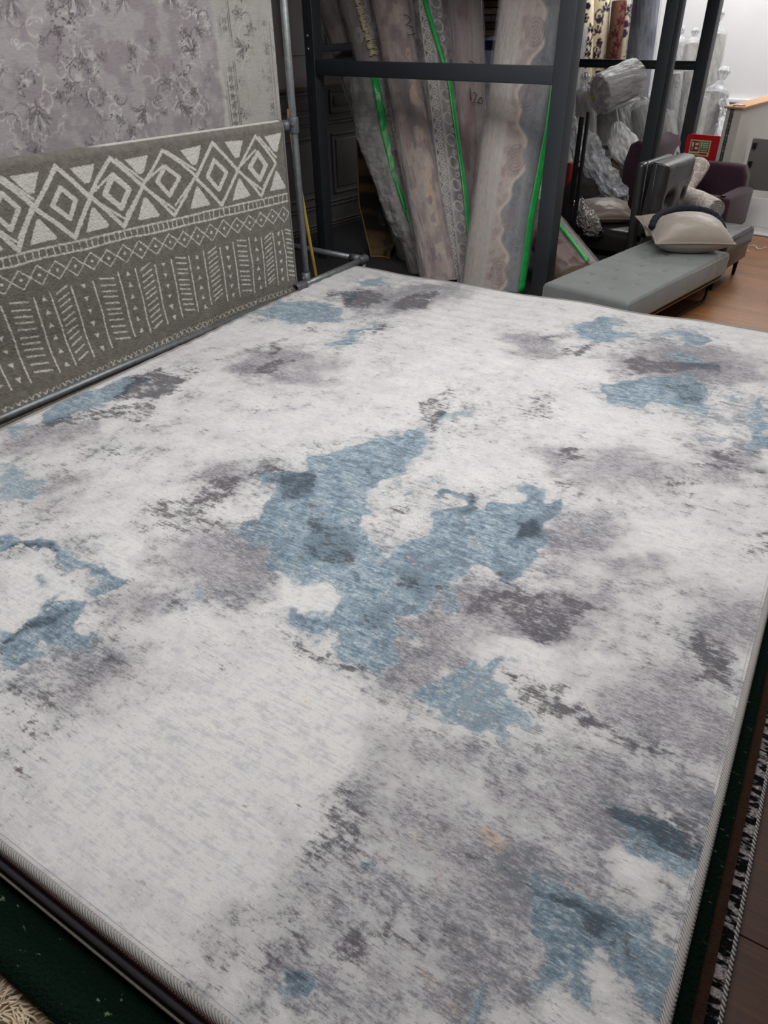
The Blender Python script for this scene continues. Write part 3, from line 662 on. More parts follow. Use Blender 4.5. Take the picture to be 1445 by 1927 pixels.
for r_ in cr[:-1]:
    w_ = 0.078 + J(0.006)
    cv.poly([(r_ - w_ * 0.9, 0.03 + J()), (r_ + w_ * 0.8, 0.028 + J()), (r_ + w_ * 0.6, 0.06), (r_ + 0.02, 0.112 + J()), (r_ - 0.01, 0.112)])
    cv.poly([(r_ - 0.008, 0.222 + J()), (r_ + 0.008, 0.22), (r_ + w_ * 0.85, 0.315 + J()), (r_ + w_ * .7, 0.322), (r_ - w_ * 0.85, 0.322 + J())])
def wavy(d0, hw, seed):
    a = np.arange(y0, y1, 0.03); cv.stroke([(x, d0 + 0.004 * (float(vn(x * 8, 0.5, seed)) - .5) * 2) for x in a], hw)
wavy(0.352, 0.0045, 3); wavy(0.394, 0.0045, 4)
x = y0
while x < y1: cv.stroke([(x + J(.004), 0.355), (x + J(.006), 0.391)], 0.0032); x += 0.034 + J(0.006)
x = 3.1 - 0.092 * 30 + 0.0; x = 3.148 - 0.0925 * 27
while x < y1 + 0.05:
    h_ = 0.044 + J(.004); c_ = 0.462 + J(.004)
    cv.stroke([(x - 0.0465, c_), (x, c_ - h_), (x + 0.0465, c_), (x, c_ + h_), (x - 0.0465, c_)], 0.0033); cv.ell((x, c_), 0.008, 0.008); x += 0.0925
ln = [1.272, 1.429, 1.515, 1.627, 1.744, 1.886, 1.989, 2.108, 2.213, 2.329, 2.428, 2.545, 2.643, 2.762, 2.856, 2.954, 3.037, 3.12]
ln = [0.72, 0.83, 0.95, 1.04, 1.17] + ln
kind0 = (5 - 1) % 4
for i, x in enumerate(ln):
    b0 = 0.55 + J(.008); b1 = 0.86 + max(0, 2.4 - x) * 0.06 + J(.008)
    if x < 3.1: cv.stroke([(x - 0.004 + J(.004), b0), (x + 0.003 + J(.003), (b0 + b1) / 2), (x - 0.002 + J(.004), b1)], 0.0042)
    if i + 1 < len(ln) or True:
        nx = ln[i + 1] if i + 1 < len(ln) else x + 0.1
        k = (i - 5) % 4      # after line index: 0 hatch down, 1 triangles up, 2 hatch up, 3 triangles down
        cx_ = (x + nx) / 2; w_ = (nx - x)
        if k in (0, 2):
            n = 11
            for j in range(n):
                d = b0 + 0.004 + (b1 - b0) * j / n + J(.004); s_ = 0.016 * (1 if k == 0 else -1.5)
                cv.stroke([(cx_ - w_ * 0.27, d - s_ / 2), (cx_ + w_ * 0.27, d + s_ / 2)], 0.0042)
        else:
            n = 6
            for j in range(n):
                d = b0 + 0.015 + (b1 - b0) * j / (n - 0.4); g = 0.013 * (-1 if k == 1 else 1)
                cv.poly([(cx_ - 0.014, d - g), (cx_ + 0.014, d - g), (cx_ + J(.003), d + g)])
x = y0
while x < y1:
    c_ = 0.925 + max(0, 2.8 - x) * 0.045 + J(.003); cv.stroke([(x - .012, c_ - .013), (x + .012, c_ + .013)], 0.0028); cv.stroke([(x + .012, c_ - .013), (x - .012, c_ + .013)], 0.0028); x += 0.036
patt = cv.F; nb, na = patt.shape
# path: back drop, over the rail, front drop
R_ = 0.038
back = np.arange(0.55, 0.0, -0.02); arc = np.linspace(0, math.pi, 15)
Aa = cv.a; fr_s = cv.b
rows = [];
for s_ in back: rows.append((-R_ * 1.0, -s_, -1))
for th in arc: rows.append((-R_ * math.cos(th), R_ * math.sin(th), -2))
for j, s_ in enumerate(fr_s[1:]): rows.append((R_, -s_, j + 1))
X_ = np.zeros((len(rows), na)); Y_ = np.tile(Aa, (len(rows), 1)); Z_ = np.zeros_like(X_); Pt = np.full_like(X_, -1.0); Wt = np.zeros_like(X_)
for i, (x, z, j) in enumerate(rows):
    wv = 0.0
    if j > 0:
        d = fr_s[j]; wv = 0.010 * (fbm(Aa * 2.2, np.full(na, d * 2.2), 8, 3) - 0.5) * 2 * min(1, d * 3)
        wv = wv + 0.02 * np.exp(-((Aa - 2.35 - (0.97 - d) * 0.5) / 0.05) ** 2) * ss(0.8, 1.0, np.full(na, d))
        wv = wv + ss(0.75, 1.14, np.full(na, d)) * (0.02 + 0.11 * ss(2.7, 1.4, Aa)); Pt[i] = patt[j]
    X_[i] = x + wv; Z_[i] = z
    if j == -2 and x < 0.022: Wt[i] = ss(1.85, 2.0, Aa)
# bottom hem: shorter at the far end, so squeeze the drop
drop = 0.985 + np.clip(2.95 - Aa, 0, 3) * 0.085
sc_ = np.where(np.array([r[2] for r in rows])[:, None] > 0, 1.0, 1.0)
front = np.array([r[2] > 0 for r in rows]); dd = np.array([-r[1] if r[2] > 0 else 0 for r in rows])[:, None] * np.ones((1, na))
over = dd > drop[None, :]
Z_ = np.where(over, -drop[None, :], Z_)
colr = np.stack([Pt * .5 + .5, Wt, Wt * 0], -1)
def tribal_mat():
    m = mat('cut_pile', L4(120, 116, 109), 0.95, bump=(95, 0.9, 0.008), sheen=0.2, spec=0.1); N = m.node_tree.nodes; K = m.node_tree.links; b = N['Principled BSDF']
    a = N.new('ShaderNodeAttribute'); a.attribute_name = 'patt'; sp = N.new('ShaderNodeSeparateColor'); K.new(a.outputs['Color'], sp.inputs[0])
    tc = N.new('ShaderNodeTexCoord'); n = N.new('ShaderNodeTexNoise'); n.inputs['Scale'].default_value = 90; n.inputs['Detail'].default_value = 3; K.new(tc.outputs['Object'], n.inputs['Vector'])
    ad = N.new('ShaderNodeMath'); ad.operation = 'MULTIPLY_ADD'; K.new(n.outputs[0], ad.inputs[0]); ad.inputs[1].default_value = 0.5; K.new(sp.outputs[0], ad.inputs[2])
    r = N.new('ShaderNodeMapRange'); r.inputs[1].default_value = 0.66; r.inputs[2].default_value = 0.86; K.new(ad.outputs[0], r.inputs[0])
    n2 = N.new('ShaderNodeTexNoise'); n2.inputs['Scale'].default_value = 34; n2.inputs['Detail'].default_value = 6; K.new(tc.outputs['Object'], n2.inputs['Vector'])
    g = N.new('ShaderNodeMix'); g.data_type = 'RGBA'; K.new(n2.outputs[0], g.inputs[0]); g.inputs[6].default_value = L4(80, 77, 72); g.inputs[7].default_value = L4(134, 129, 121)
    wv = N.new('ShaderNodeMix'); wv.data_type = 'RGBA'; K.new(n2.outputs[0], wv.inputs[0]); wv.inputs[6].default_value = L4(176, 174, 168); wv.inputs[7].default_value = L4(214, 213, 208)
    x = N.new('ShaderNodeMix'); x.data_type = 'RGBA'; mx = N.new('ShaderNodeMath'); mx.operation = 'MAXIMUM'; K.new(r.outputs[0], mx.inputs[0]); K.new(sp.outputs[1], mx.inputs[1])
    K.new(mx.outputs[0], x.inputs[0]); K.new(g.outputs[2], x.inputs[6]); K.new(wv.outputs[2], x.inputs[7]); K.new(x.outputs[2], b.inputs['Base Color'])
    return m
o = grid('pile_surface', X_, Y_ - 2.1, Z_, tribal_mat(), t, {'patt': colr}); thick(o, 0.010, 1)
# binding along the visible side and hem
k = na - 1
side = [(X_[i, k] + .002, Aa[k] - 2.1 + 0.003, Z_[i, k]) for i in range(0, len(rows), 3)]
hem = [(X_[-1, j] + 0.004, Aa[j] - 2.1, -drop[j]) for j in range(0, na, 6)]
MB().tube(side, 0.0055, 8).tube(hem, 0.0065, 8).build('binding', mat('grey_binding', L4(112, 108, 106), 0.8, noise=(120, 0.25)), t)

# ------------------------------------------------------------------ faded vintage rug on the wall side
t = empty('vintage_rug', (-3.95, 2.3, 2.75), 0, 'faded lilac grey floral vintage rug hanging at the upper left', 'rug')
ys0, ys1 = 1.15, 3.5; zs0, zs1 = 1.1, 2.05
cd = Canvas(ys0, ys1, zs0, zs1, 0.006, 0.006); cl = Canvas(ys0, ys1, zs0, zs1, 0.006, 0.006)
def palmette(c, s, rot):
    cr_, sr_ = math.cos(rot), math.sin(rot)
    def T(x, y): return (c[0] + s * (x * cr_ - y * sr_), c[1] + s * (x * sr_ + y * cr_))
    for k in range(-3, 4):
        a = k * 0.42; tip = T(math.sin(a) * 1.0, math.cos(a) * 1.0 - 0.1); l_ = T(math.sin(a - .16) * .6, math.cos(a - .16) * .6 - .15); r_ = T(math.sin(a + .16) * .6, math.cos(a + .16) * .6 - .15); b_ = T(math.sin(a) * .22, math.cos(a) * .22 - .25)
        (cd if rng.rand() < .6 else cl).stroke([b_, l_, tip, r_, b_], 0.0022)
    cd.ell(T(0, -0.2), s * .16, s * .12, rot, 0.003)
    cd.stroke([T(-.5, -.35), T(-.2, -.55), T(.2, -.55), T(.5, -.35)], 0.0022); cd.stroke([T(0, -.35), T(0, -1.0)], 0.002)
def sprig(c, s, rot, cvx):
    for k in range(5):
        a = rot + k * 1.257; p = (c[0] + s * math.cos(a), c[1] + s * math.sin(a)); m1 = (c[0] + s * .6 * math.cos(a + .4), c[1] + s * .6 * math.sin(a + .4)); m2 = (c[0] + s * .6 * math.cos(a - .4), c[1] + s * .6 * math.sin(a - .4))
        cvx.stroke([c, m1, p, m2, c], 0.002)
def tendril(c, r, a0, da, cvx):
    cvx.stroke([(c[0] + r * (1 - i / 16) * math.cos(a0 + da * i / 10), c[1] + r * (1 - i / 16) * math.sin(a0 + da * i / 10)) for i in range(11)], 0.0022)
for iy in range(14):
    for iz in range(8):
        c = (1.2 + iy * 0.142 + (0.07 if iz % 2 else 0) + rng.uniform(-.03, .03), 1.12 + iz * 0.125 + rng.uniform(-.03, .03))
        if c[0] > 3.03: continue
        if (iy * 2 + iz) % 4 == 0: palmette(c, rng.uniform(.05, .08), rng.uniform(-.5, .5) + (math.pi if iy % 2 else 0))
        elif (iy + iz) % 2 == 1: sprig(c, rng.uniform(.03, .05), rng.uniform(0, 6), cd); sprig((c[0] + .06, c[1] + .03), .025, 1, cl)
        else: tendril(c, .06, rng.uniform(0, 6), 4.5, cl); sprig((c[0] + .03, c[1] - .05), .03, 2, cd)
        tendril((c[0] + .05, c[1] + .06), .05, rng.uniform(0, 6), -4, cl if iy % 2 else cd)
for yv in (3.085, 3.10, 3.16, 3.172, 3.385, 3.398, 3.45, 3.47):
    cd.stroke([(yv, zs0), (yv, zs1)], 0.0022)
z = zs0
while z < zs1:
    sprig((3.13, z), 0.022, 0.3, cd); sprig((3.425, z + .02), 0.02, 0.9, cd); z += 0.048
z = zs0 + 0.02; i = 0
while z < zs1:
    c = (3.28 + (0.045 if i % 2 else -0.045), z)
    if i % 3 == 0: palmette(c, 0.06, rng.uniform(0, 6))
    else: sprig(c, 0.04, rng.uniform(0, 6), cd)
    tendril((3.28, z + .05), .075, 1.5 + 3 * (i % 2), 4, cd if i % 2 else cl); i += 1; z += 0.085
A, B2 = cd.A, cd.B
field = mix3(c3(158, 151, 156), c3(190, 188, 186), ss(0.40, 0.66, fbm(A * 14, B2 * 14, 12)) * 0.5)
bord = ss(3.04, 3.07, A + 0.03 * (vn(A * 3, B2 * 20, 3) - .5)); field = mix3(field, mix3(c3(180, 177, 172), c3(198, 196, 192), fbm(A * 10, B2 * 10, 2)), bord)
field = mix3(field, c3(146, 138, 144), ss(0.5, 0.75, fbm(A * 4.0, B2 * 4.0, 5)) * 0.14 * (1 - bord))
wear = ss(0.36, 0.6, fbm(A * 8, B2 * 8, 66))
f1 = fbm(A * 13, B2 * 13, 91, 5); f2 = fbm(A * 11 + 4, B2 * 11, 93, 5)
cd.F = np.maximum(cd.F, np.where(ss(.45, .55, vn(A * 9, B2 * 9, 6)) > .3, 1 - np.abs(f1 - .5) / .010, -1).clip(-1, 1)); cl.F = np.maximum(cl.F, (1 - np.abs(f2 - .5) / .012).clip(-1, 1))
field = mix3(field, c3(214, 213, 210), ss(0.1, 0.8, cl.F * .5 + .5) * 0.8 * wear)
field = mix3(field, c3(88, 82, 86), ss(0.2, 0.8, cd.F * .5 + .5) * 0.95 * wear)
wavx = 0.006 * (fbm(A * 2, B2 * 1.0, 7, 3) - .5)
vm = mat('faded_low_pile', L4(170, 165, 166), 0.9, attr='col', noise=(70, 0.16, (1, 0.5, 5)), bump=(160, 0.5, 0.003, (1, 1, 3)), spec=0.15)
o = grid('pile_surface', wavx, A - 2.3, B2 - 2.75, vm, t, {'col': field}); thick(o, 0.007, 1)
# plain remainder above and to the side (out of the picture) so that the rug really hangs from its bar
mb = MB().box((-0.012, ys0 - 2.3, zs1 - 2.75), (0.0, ys1 - 2.3, -0.01)).box((-0.012, -1.9, zs0 - 2.75), (0.0, ys0 - 2.3, -0.01)).box((-0.012, -1.9, 0.6 - 2.75), (0.0, ys1 - 2.3, zs0 - 2.75))
mb.build('outer_field', mat('faded_field', L4(168, 163, 165), 0.9, noise=(8, 0.12)), t)
mb = MB()
for z in np.arange(zs0, zs1, 0.012): mb.tube([(0.002, ys1 - 2.3 + .002, z - 2.75 - .004), (0.004, ys1 - 2.3 + .006, z - 2.75)], 0.0022, 5)
mb.build('edge_stitching', mat('ecru_thread', L4(190, 186, 178), 0.8), t)['kind'] = 'stuff'
tag(MB().tube([(-3.956, 0.3, 2.76), (-3.956, 3.7, 2.76)], 0.02, 12).build('hanging_bar', GALV), 'galvanised bar the vintage rug hangs from, above the frame', 'bar')

# ------------------------------------------------------------------ scaffold tube rack
t = empty('scaffold_rack', (-3.53, 3.2, 0), 0, 'galvanised scaffold tube rack holding the tribal rug', 'rack')
r = 0.0215
def W_(p): return (p[0] + 3.53, p[1] - 3.2, p[2])
MB().tube([W_((-3.50, 3.205, 0.30)), W_((-3.50, 3.2, 1.3)), W_((-3.49, 3.19, CEIL - .3))], r, 18).build('upright', GALV, t)
MB().tube([W_((-3.53, 0.3, 1.255)), W_((-3.53, 3.2, 1.255))], r, 18).build('top_rail', GALV, t)
zl = 0.335
MB().tube([W_((-3.47, 3.10, zl - .005)), W_((-3.56, 3.84, zl))], r, 18, True, 0.8).build('lower_rail', GALV, t)
MB().tube([W_((-3.56, 3.79, zl + .012)), W_((-4.6, 3.70, zl + .012))], r, 18).build('cross_tube', GALV, t)
MB().tube([W_((-3.20, 0.5, 0.275)), W_((-3.33, 1.6, 0.285)), W_((-3.47, 3.1, 0.30))], r, 18).build('base_rail', GALV, t)
def fit(c, axis, L_=0.075, rr=0.031): 
    c = Vector(c); a = Vector(axis).normalized(); mb = MB().tube([c - a * L_ / 2, c - a * (L_ / 2 - .006), c + a * (L_ / 2 - .006), c + a * L_ / 2], [rr - .003, rr, rr, rr - .003], 20, True, 0.72)
    return mb
f = fit(W_((-3.50, 3.2, 1.255)), (0, 0, 1), 0.085); f.tube([W_((-3.53, 3.13, 1.255)), W_((-3.515, 3.19, 1.255))], 0.030, 18).tube([W_((-3.49, 3.17, 1.262)), W_((-3.465, 3.165, 1.262))], 0.008, 6); f.build('rail_fitting', GALVD, t)
f = fit(W_((-3.472, 3.12, zl - .004)), (-.09, .74, 0), 0.10, 0.032); f.tube([W_((-3.50, 3.205, 0.30)), W_((-3.50, 3.205, 0.40))], 0.0285, 18).tube([W_((-3.478, 3.16, zl + .02)), W_((-3.478, 3.16, zl + .05))], 0.009, 6); f.build('foot_fitting', GALVD, t)
f = fit(W_((-3.56, 3.82, zl)), (-.09, .74, 0), 0.085, 0.032); f.tube([W_((-3.56, 3.79, zl + .012)), W_((-3.64, 3.782, zl + .012))], 0.0285, 18); f.build('corner_fitting', GALVD, t)
MB().tube([W_((-3.50, 3.205, 0.0)), W_((-3.50, 3.205, 0.30))], r, 14).build('upright_foot', GALV, t)
MB().tube([W_((-3.56, 3.82, 0.0)), W_((-3.56, 3.82, 0.31))], r, 14).build('corner_foot', GALV, t)
MB().tube([W_((-4.6, 3.70, 0.0)), W_((-4.6, 3.70, 0.36))], r, 14).build('rear_foot', GALV, t)

# broom pole behind the rack
t = empty('broom', PX(598, 540, -3.72), 0, 'yellow broom pole with black grip leaning behind the scaffold upright', 'broom')
o_ = t.location.copy(); a = PX(598, 540, -3.72); b2 = PX(552, 280, -3.75); tp = PX(543, 172, -3.76); gr = PX(544, 205, -3.76)
a2 = Vector((a.x + 0.0, a.y + 0.01, 0.03))
MB().tube([a2 - o_, a - o_, b2 - o_, gr - o_], 0.012, 10).build('pole', mat('yellow_paint', L4(176, 150, 66), 0.5, noise=(8, 0.2)), t)
MB().tube([gr - o_, tp - o_, tp - o_ + (tp - gr) * .15], [0.015, 0.015, 0.008], 10).build('grip', mat('black_rubber', L4(16, 16, 17), 0.6), t)
MB().tube([gr - o_, gr - o_ + (gr - tp) * .9], 0.0145, 10).build('collar', mat('orange_wood', L4(150, 104, 58), 0.6), t)
# ------------------------------------------------------------------ anthracite steel storage frame
t = empty('steel_frame', (-3.6, 4.55, 0), 0, 'large anthracite box section steel frame holding the wrapped rolls', 'storage frame')
def F_(lo, hi, name, bev=0.006):
    MB().box((lo[0] + 3.6, lo[1] - 4.55, lo[2]), (hi[0] + 3.6, hi[1] - 4.55, hi[2]), None, bev).build(name, STEEL, t)
xa0, xa1, xb0, xb1 = -4.73, -4.63, -2.555, -2.44
F_((xa0, 4.5, 0), (xa1, 4.60, 2.4), 'post'); F_((xb0, 4.5, 0), (xb1, 4.61, 2.4), 'post')
F_((xa1, 4.505, 1.405), (xb0, 4.595, 1.502), 'front_beam'); F_((xa1, 4.505, 2.25), (xb0, 4.595, 2.35), 'upper_beam')
F_((xa0 + .01, 4.60, 1.55), (xa1 - .01, 7.9, 1.60), 'side_rail'); F_((xa0 + .01, 4.60, 1.45), (xa1 - .01, 7.9, 1.50), 'side_rail')
F_((xa0, 7.9, 0), (xa1, 8.0, 2.4), 'post')
ZINC = mat('zinc_bolt', L4(150, 150, 150), 0.35, 0.8)
for (z, y_) in ((1.66, 4.495), (1.575, 4.495)): MB().lathe([(0.0, 0.008), (0.009, 0.007), (0.013, 0.0), (0.013, -0.004)], 12, Matrix.Translation((-4.685 + 3.6, y_ - 4.55, z)) @ Matrix.Rotation(math.pi / 2, 4, 'X')).build('bolt', ZINC, t)
# unseen shelf deck added above the picture to shade the rolls
mb = MB(); x = -4.72
while x < -2.5: mb.box((x + 3.6, 4.52 - 4.55, 2.35), (min(x + .2, -2.45) + 3.6, 7.95 - 4.55, 2.37)); x += .21
mb.build('unseen_shade_deck', mat('unseen_shade_deck', L4(110, 98, 86), 0.8), t)
# middle and rear uprights further back
p = PY(1206, 281, 6.42)
t2 = empty('inner_post', (p.x, 6.42, 0), 0, 'dark box section steel post rising behind the grey bench', 'post')
xw = 0.145
MB().box((0.0, 0, 0), (0.10, 0.10, 2.9), None, 0.005).build('shaft', STEEL, t2); MB().box((-0.03, -0.03, 0), (0.13, 0.13, 0.012), None, 0.003).build('foot_plate', STEEL, t2)
MB().box((0.10, 0.012, 0), (0.128, 0.07, 2.9), None, 0.003).build('side_channel', STEEL, t2)
p = PY(1272, 299, 8.0); xr = p.x
t3 = empty('rear_frame', (xr, 8.0, 0), 0, 'rear dark steel post and cross beam in front of the white wall', 'frame')
MB().box((0.0, 0, 0), (0.115, 0.1, 2.9), None, 0.005).build('post', STEEL, t3)
MB().box((-1.75, 0.02, 1.295), (0.0, 0.03, 1.37), None, 0.003).box((-1.75, -0.02, 1.362), (0, 0.03, 1.37)).box((-1.75, -0.02, 1.295), (0, 0.03, 1.303)).build('cross_beam', STEEL, t3)
MB().box((-1.82, 0, 0), (-1.75, 0.1, 2.9), None, 0.005).build('post', STEEL, t3)

# ------------------------------------------------------------------ wrapped rolls
GRP = 'plastic wrapped carpet rolls in the steel frame'
def rgb(F, on, base, lo=0.15, hi=0.75, amt=1.0): return mix3(base, c3(*on), ss(lo, hi, F * .5 + .5) * amt)
ROLLM = mat('rolled_pile', L4(150, 140, 138), 0.8, attr='col', noise=(55, 0.14, (1, 1, 0.5)), bump=(120, 0.5, 0.004), spec=0.2)
def roll(name, label, cat, bot, topp, rx, ry, paint, group=None, wrap=PLASTIC, wr=0.012, tapes=(), length=None, nz=None, twist=0, seed=0, foot=True, taper=None, ends=True, wrapamp=0.01, xh=None, m=None, wname='plastic_wrap'):
    bot = Vector(bot); topp = Vector(topp); ax = (topp - bot).normalized()
    if foot and bot.z > 0.05 * 0 and ax.z > 0.4:
        bot = bot - ax * ((bot.z - (ry * math.sqrt(max(0, 1 - ax.z ** 2)) + 0.012)) / ax.z)
    L_ = length or (topp - bot).length
    mtx = frame(bot, ax, xh or (0.746, 0.45, 0)); t = empty(name, (0, 0, 0)); t.matrix_world = mtx; tag(t, label, cat, group)
    fn_ = 0.0055 if group == GRP else 0.009
    nt = max(24, int(2 * math.pi * max(rx, ry) / fn_)); nz = nz or max(12, int(L_ / (fn_ * 1.1)))
    th = np.linspace(0, 2 * math.pi, nt, endpoint=False); zz_ = np.linspace(0, L_, nz); TH, ZZ = np.meshgrid(th, zz_)
    tp = taper(ZZ / L_) if taper else 1.0
    p_ = 2.5
    ce = np.sign(np.cos(TH)) * np.abs(np.cos(TH)) ** (2 / p_); se = np.sign(np.sin(TH)) * np.abs(np.sin(TH)) ** (2 / p_)
    lump = 1 + 0.03 * (fbm(np.cos(TH) * 1.5 + 5, ZZ * 3 + np.sin(TH), seed + 3) - .5) * 2
    X = ce * rx * tp * lump; Y = se * ry * tp * lump
    S = np.where(np.sin(TH) < 0, X / 1.0, np.sign(X) * (rx * 1.4))       # across the visible face, metres
    col = paint(S, ZZ, X)
    body = grid('carpet_body', X, Y, ZZ, m or ROLLM, t, {'col': col}, wrap=True)
    if ends:
        for z, s_ in ((0, -1), (L_, 1)):
            i = 0 if z == 0 else -1
            V = [(float(X[i, k]), float(Y[i, k]), z) for k in range(nt)]; MB().add(V + [(0, 0, z)], [(k, (k + 1) % nt, nt) for k in range(nt)]).build('end_coil', matget('backing_beige', L4(150, 140, 126), 0.9, noise=(90, 0.4)), body)
    wo = t
    if wrap:
        cr_ = np.abs(fbm(TH * 2.2 + 7, ZZ * 3.2 + np.cos(TH) * 2, seed + 20, 4) - .5) * 2
        sh = wr + wrapamp * cr_ * 1.2; X2 = ce * (rx * tp * lump + sh); Y2 = se * (ry * tp * lump + sh)
        wo = grid(wname, X2, Y2, ZZ * (L_ + 0.03) / L_ - 0.012 * 0, wrap, t, wrap=True)
    for (pts, w_) in tapes:     # pts: (x across face, z) along the visible face
        mb = MB(); V = []; P_ = [Vector((a, 0, b_)) for a, b_ in pts]; n = 40; seg = []
        for i in range(n + 1):
            f = i / n * (len(P_) - 1); k = min(int(f), len(P_) - 2); seg.append(P_[k].lerp(P_[k + 1], f - k))
        for i, c in enumerate(seg):
            d = (seg[min(i + 1, n)] - seg[max(i - 1, 0)]).normalized(); e = Vector((d.z, 0, -d.x)) * w_ / 2
            tz = min(max(c.z / L_, 0), 1); tpi = float(taper(np.array(tz))) if taper else 1.0
            for s_ in (-1, -0.33, 0.33, 1):
                x = c.x + e.x * s_; z = c.z + e.z * s_; R1 = rx * tpi * 1.03 + wr + wrapamp * 1.0; R2 = ry * tpi * 1.03 + wr + wrapamp * 1.0
                x = max(-R1 * .999, min(R1 * .999, x)); yy = -R2 * (1 - abs(x / R1) ** p_) ** (1 / p_) - 0.002
                V.append((x, yy, z))
        F = [(4 * i + j, 4 * i + j + 1, 4 * i + 5 + j, 4 * i + 4 + j) for i in range(n) for j in range(3)]
        mb.add(V, F, True); o = mb.build('tape_strip', TAPE, wo); thick(o, 0.0012, 0)
    return t
def loc_of(t, p):      # world point -> roll space
    return t.matrix_world.inverted() @ Vector(p)
def writing(t, strokes, rx, ry, r=0.0026):
    mb = MB()
    for s_ in strokes:
        pts = [(x, -(ry) * (1 - min(.999, abs(x / rx)) ** 2.5) ** .4 - 0.014, z) for x, z in s_]; mb.tube(pts, r, 5)
    mb.build('marker_writing', BLACKINK, [c for c in t.children if 'wrap' in c.name][0])['kind'] = 'stuff'
def faded(c1_, c2_, seed, sc=9):
    def f(S, Z, X): return mix3(c3(*c1_), c3(*c2_), ss(.35, .65, fbm(S * sc, Z * sc * .6, seed)))
    return f
def pat_canvas(S, Z, fn, step=0.006, soft=0.006):
    lo, hi = float(S.min()), float(S.max()); cvs = Canvas(lo - .02, hi + .02, -0.02, float(Z.max()) + .02, step, soft); fn(cvs)
    ia = np.clip(((S - cvs.a[0]) / step), 0, len(cvs.a) - 1).round().astype(int); ib = np.clip(((Z - cvs.b[0]) / step), 0, len(cvs.b) - 1).round().astype(int)
    return cvs.F[ib, ia]
GRP = 'plastic wrapped carpet rolls in the steel frame'
# K6: broad flattened roll on the right, medallions and cloud border
def paintA(S, Z, X):
    base = mix3(c3(150, 134, 130), c3(170, 156, 150), ss(.4, .6, fbm(S * 20, Z * 20, 3)))
    edge = 0.0 + 0.05 * np.sin(Z * 2 * math.pi / 0.78 + 0.6) + 0.018 * np.sin(Z * 2 * math.pi / 0.195)
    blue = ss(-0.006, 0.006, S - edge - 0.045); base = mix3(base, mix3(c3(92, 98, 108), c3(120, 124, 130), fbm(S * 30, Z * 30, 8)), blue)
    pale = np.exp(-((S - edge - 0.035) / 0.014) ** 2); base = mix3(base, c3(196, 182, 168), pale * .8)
    def md(c):
        for k in range(8):
            z = 0.12 + k * 0.39; 
            for q in (1, .72, .45, .2): c.ell((0.035 + 0.02 * (k % 2), z), 0.062 * q, 0.085 * q, 0, 0.0028)
            for (a, b_) in ((.1, .17), (.12, .2), (.14, .18), (.115, .235), (.15, .225), (.09, .205)): c.ell((a, z + b_), 0.011, 0.011, 0, 0.0035)
    Fm = pat_canvas(S, Z, md); base = rgb(Fm, (70, 60, 62), base, .2, .8, .6)
    zc = np.mod(Z - 0.12 + 0.195, 0.39) - 0.195; med = ss(1.0, .85, np.hypot((S - 0.045) / 0.066, zc / 0.09)); base = mix3(base, c3(136, 112, 112), med * .35)
    base = mix3(base, c3(176, 168, 164), ss(-0.05, -0.075, S) * .9)
    st_ = (np.sin(S * 500) > .3) * ss(-0.09, -0.1, S); base = mix3(base, c3(140, 132, 128), st_ * .5)
    return base
b0 = PY(925, 550, 4.60); b1 = PY(998, 60, 5.12)
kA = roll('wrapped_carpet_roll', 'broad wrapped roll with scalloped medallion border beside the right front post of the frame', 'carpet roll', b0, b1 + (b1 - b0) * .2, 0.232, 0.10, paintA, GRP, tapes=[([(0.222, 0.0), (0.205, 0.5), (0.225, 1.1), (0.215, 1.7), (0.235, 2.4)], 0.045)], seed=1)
# K5: dark red roll with 120 on it
def paintB(S, Z, X):
    base = mix3(c3(120, 86, 90), c3(144, 126, 123), ss(.35, .65, fbm(S * 22, Z * 6, 13)))
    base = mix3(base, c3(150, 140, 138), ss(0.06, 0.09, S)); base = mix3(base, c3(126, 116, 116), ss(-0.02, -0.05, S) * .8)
    ln_ = np.exp(-((np.mod(S + 5, 0.03) - .015) / .002) ** 2); return mix3(base, c3(180, 172, 168), ln_ * .35)
b0 = PY(893, 545, 4.94); b1 = PY(868, 10, 5.40)
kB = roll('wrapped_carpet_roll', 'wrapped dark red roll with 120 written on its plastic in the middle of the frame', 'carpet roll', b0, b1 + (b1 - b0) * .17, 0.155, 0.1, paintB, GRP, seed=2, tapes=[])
# K4: chain of circles roll with green tape on its right
def paintC(S, Z, X):
    base = mix3(c3(86, 84, 88), c3(128, 122, 120), ss(.4, .6, fbm(S * 25, Z * 25, 23)))
    def ch(c):
        z = 0.02
        while z < 3.1: c.ell((-0.035, z), 0.027, 0.033, 0, 0.0045); c.ell((-0.035, z), 0.011, 0.013, 0, 0.004); z += 0.078
        for s_ in (-0.075, -0.068, 0.004, 0.012): c.stroke([(s_, 0), (s_, 3.2)], 0.002)
        for z in np.arange(0.1, 3, 0.16): c.ell((0.05, z), 0.03, 0.045, .4, 0.003); c.ell((0.07, z + .07), 0.012, 0.014, 0, 0.003)
    Fm = pat_canvas(S, Z, ch); base = rgb(Fm, (202, 198, 192), base, .2, .8, .95)
    return mix3(base, c3(116, 84, 88), ss(0.02, 0.05, S) * .4 * ss(.45, .6, vn(S * 40, Z * 20, 3)))
b0 = PY(868, 535, 4.76); b1 = PY(808, 5, 5.20)
kC = roll('wrapped_carpet_roll', 'wrapped roll with a chain of pale circles and a long green tape down its side', 'carpet roll', b0, b1 + (b1 - b0) * .17, 0.125, 0.085, paintC, GRP, tapes=[([(0.11, 0.0), (0.115, 0.75), (0.10, 1.15), (0.09, 1.45), (0.03, 1.75), (-0.02, 2.0), (-0.05, 2.3)], 0.032)], seed=3)
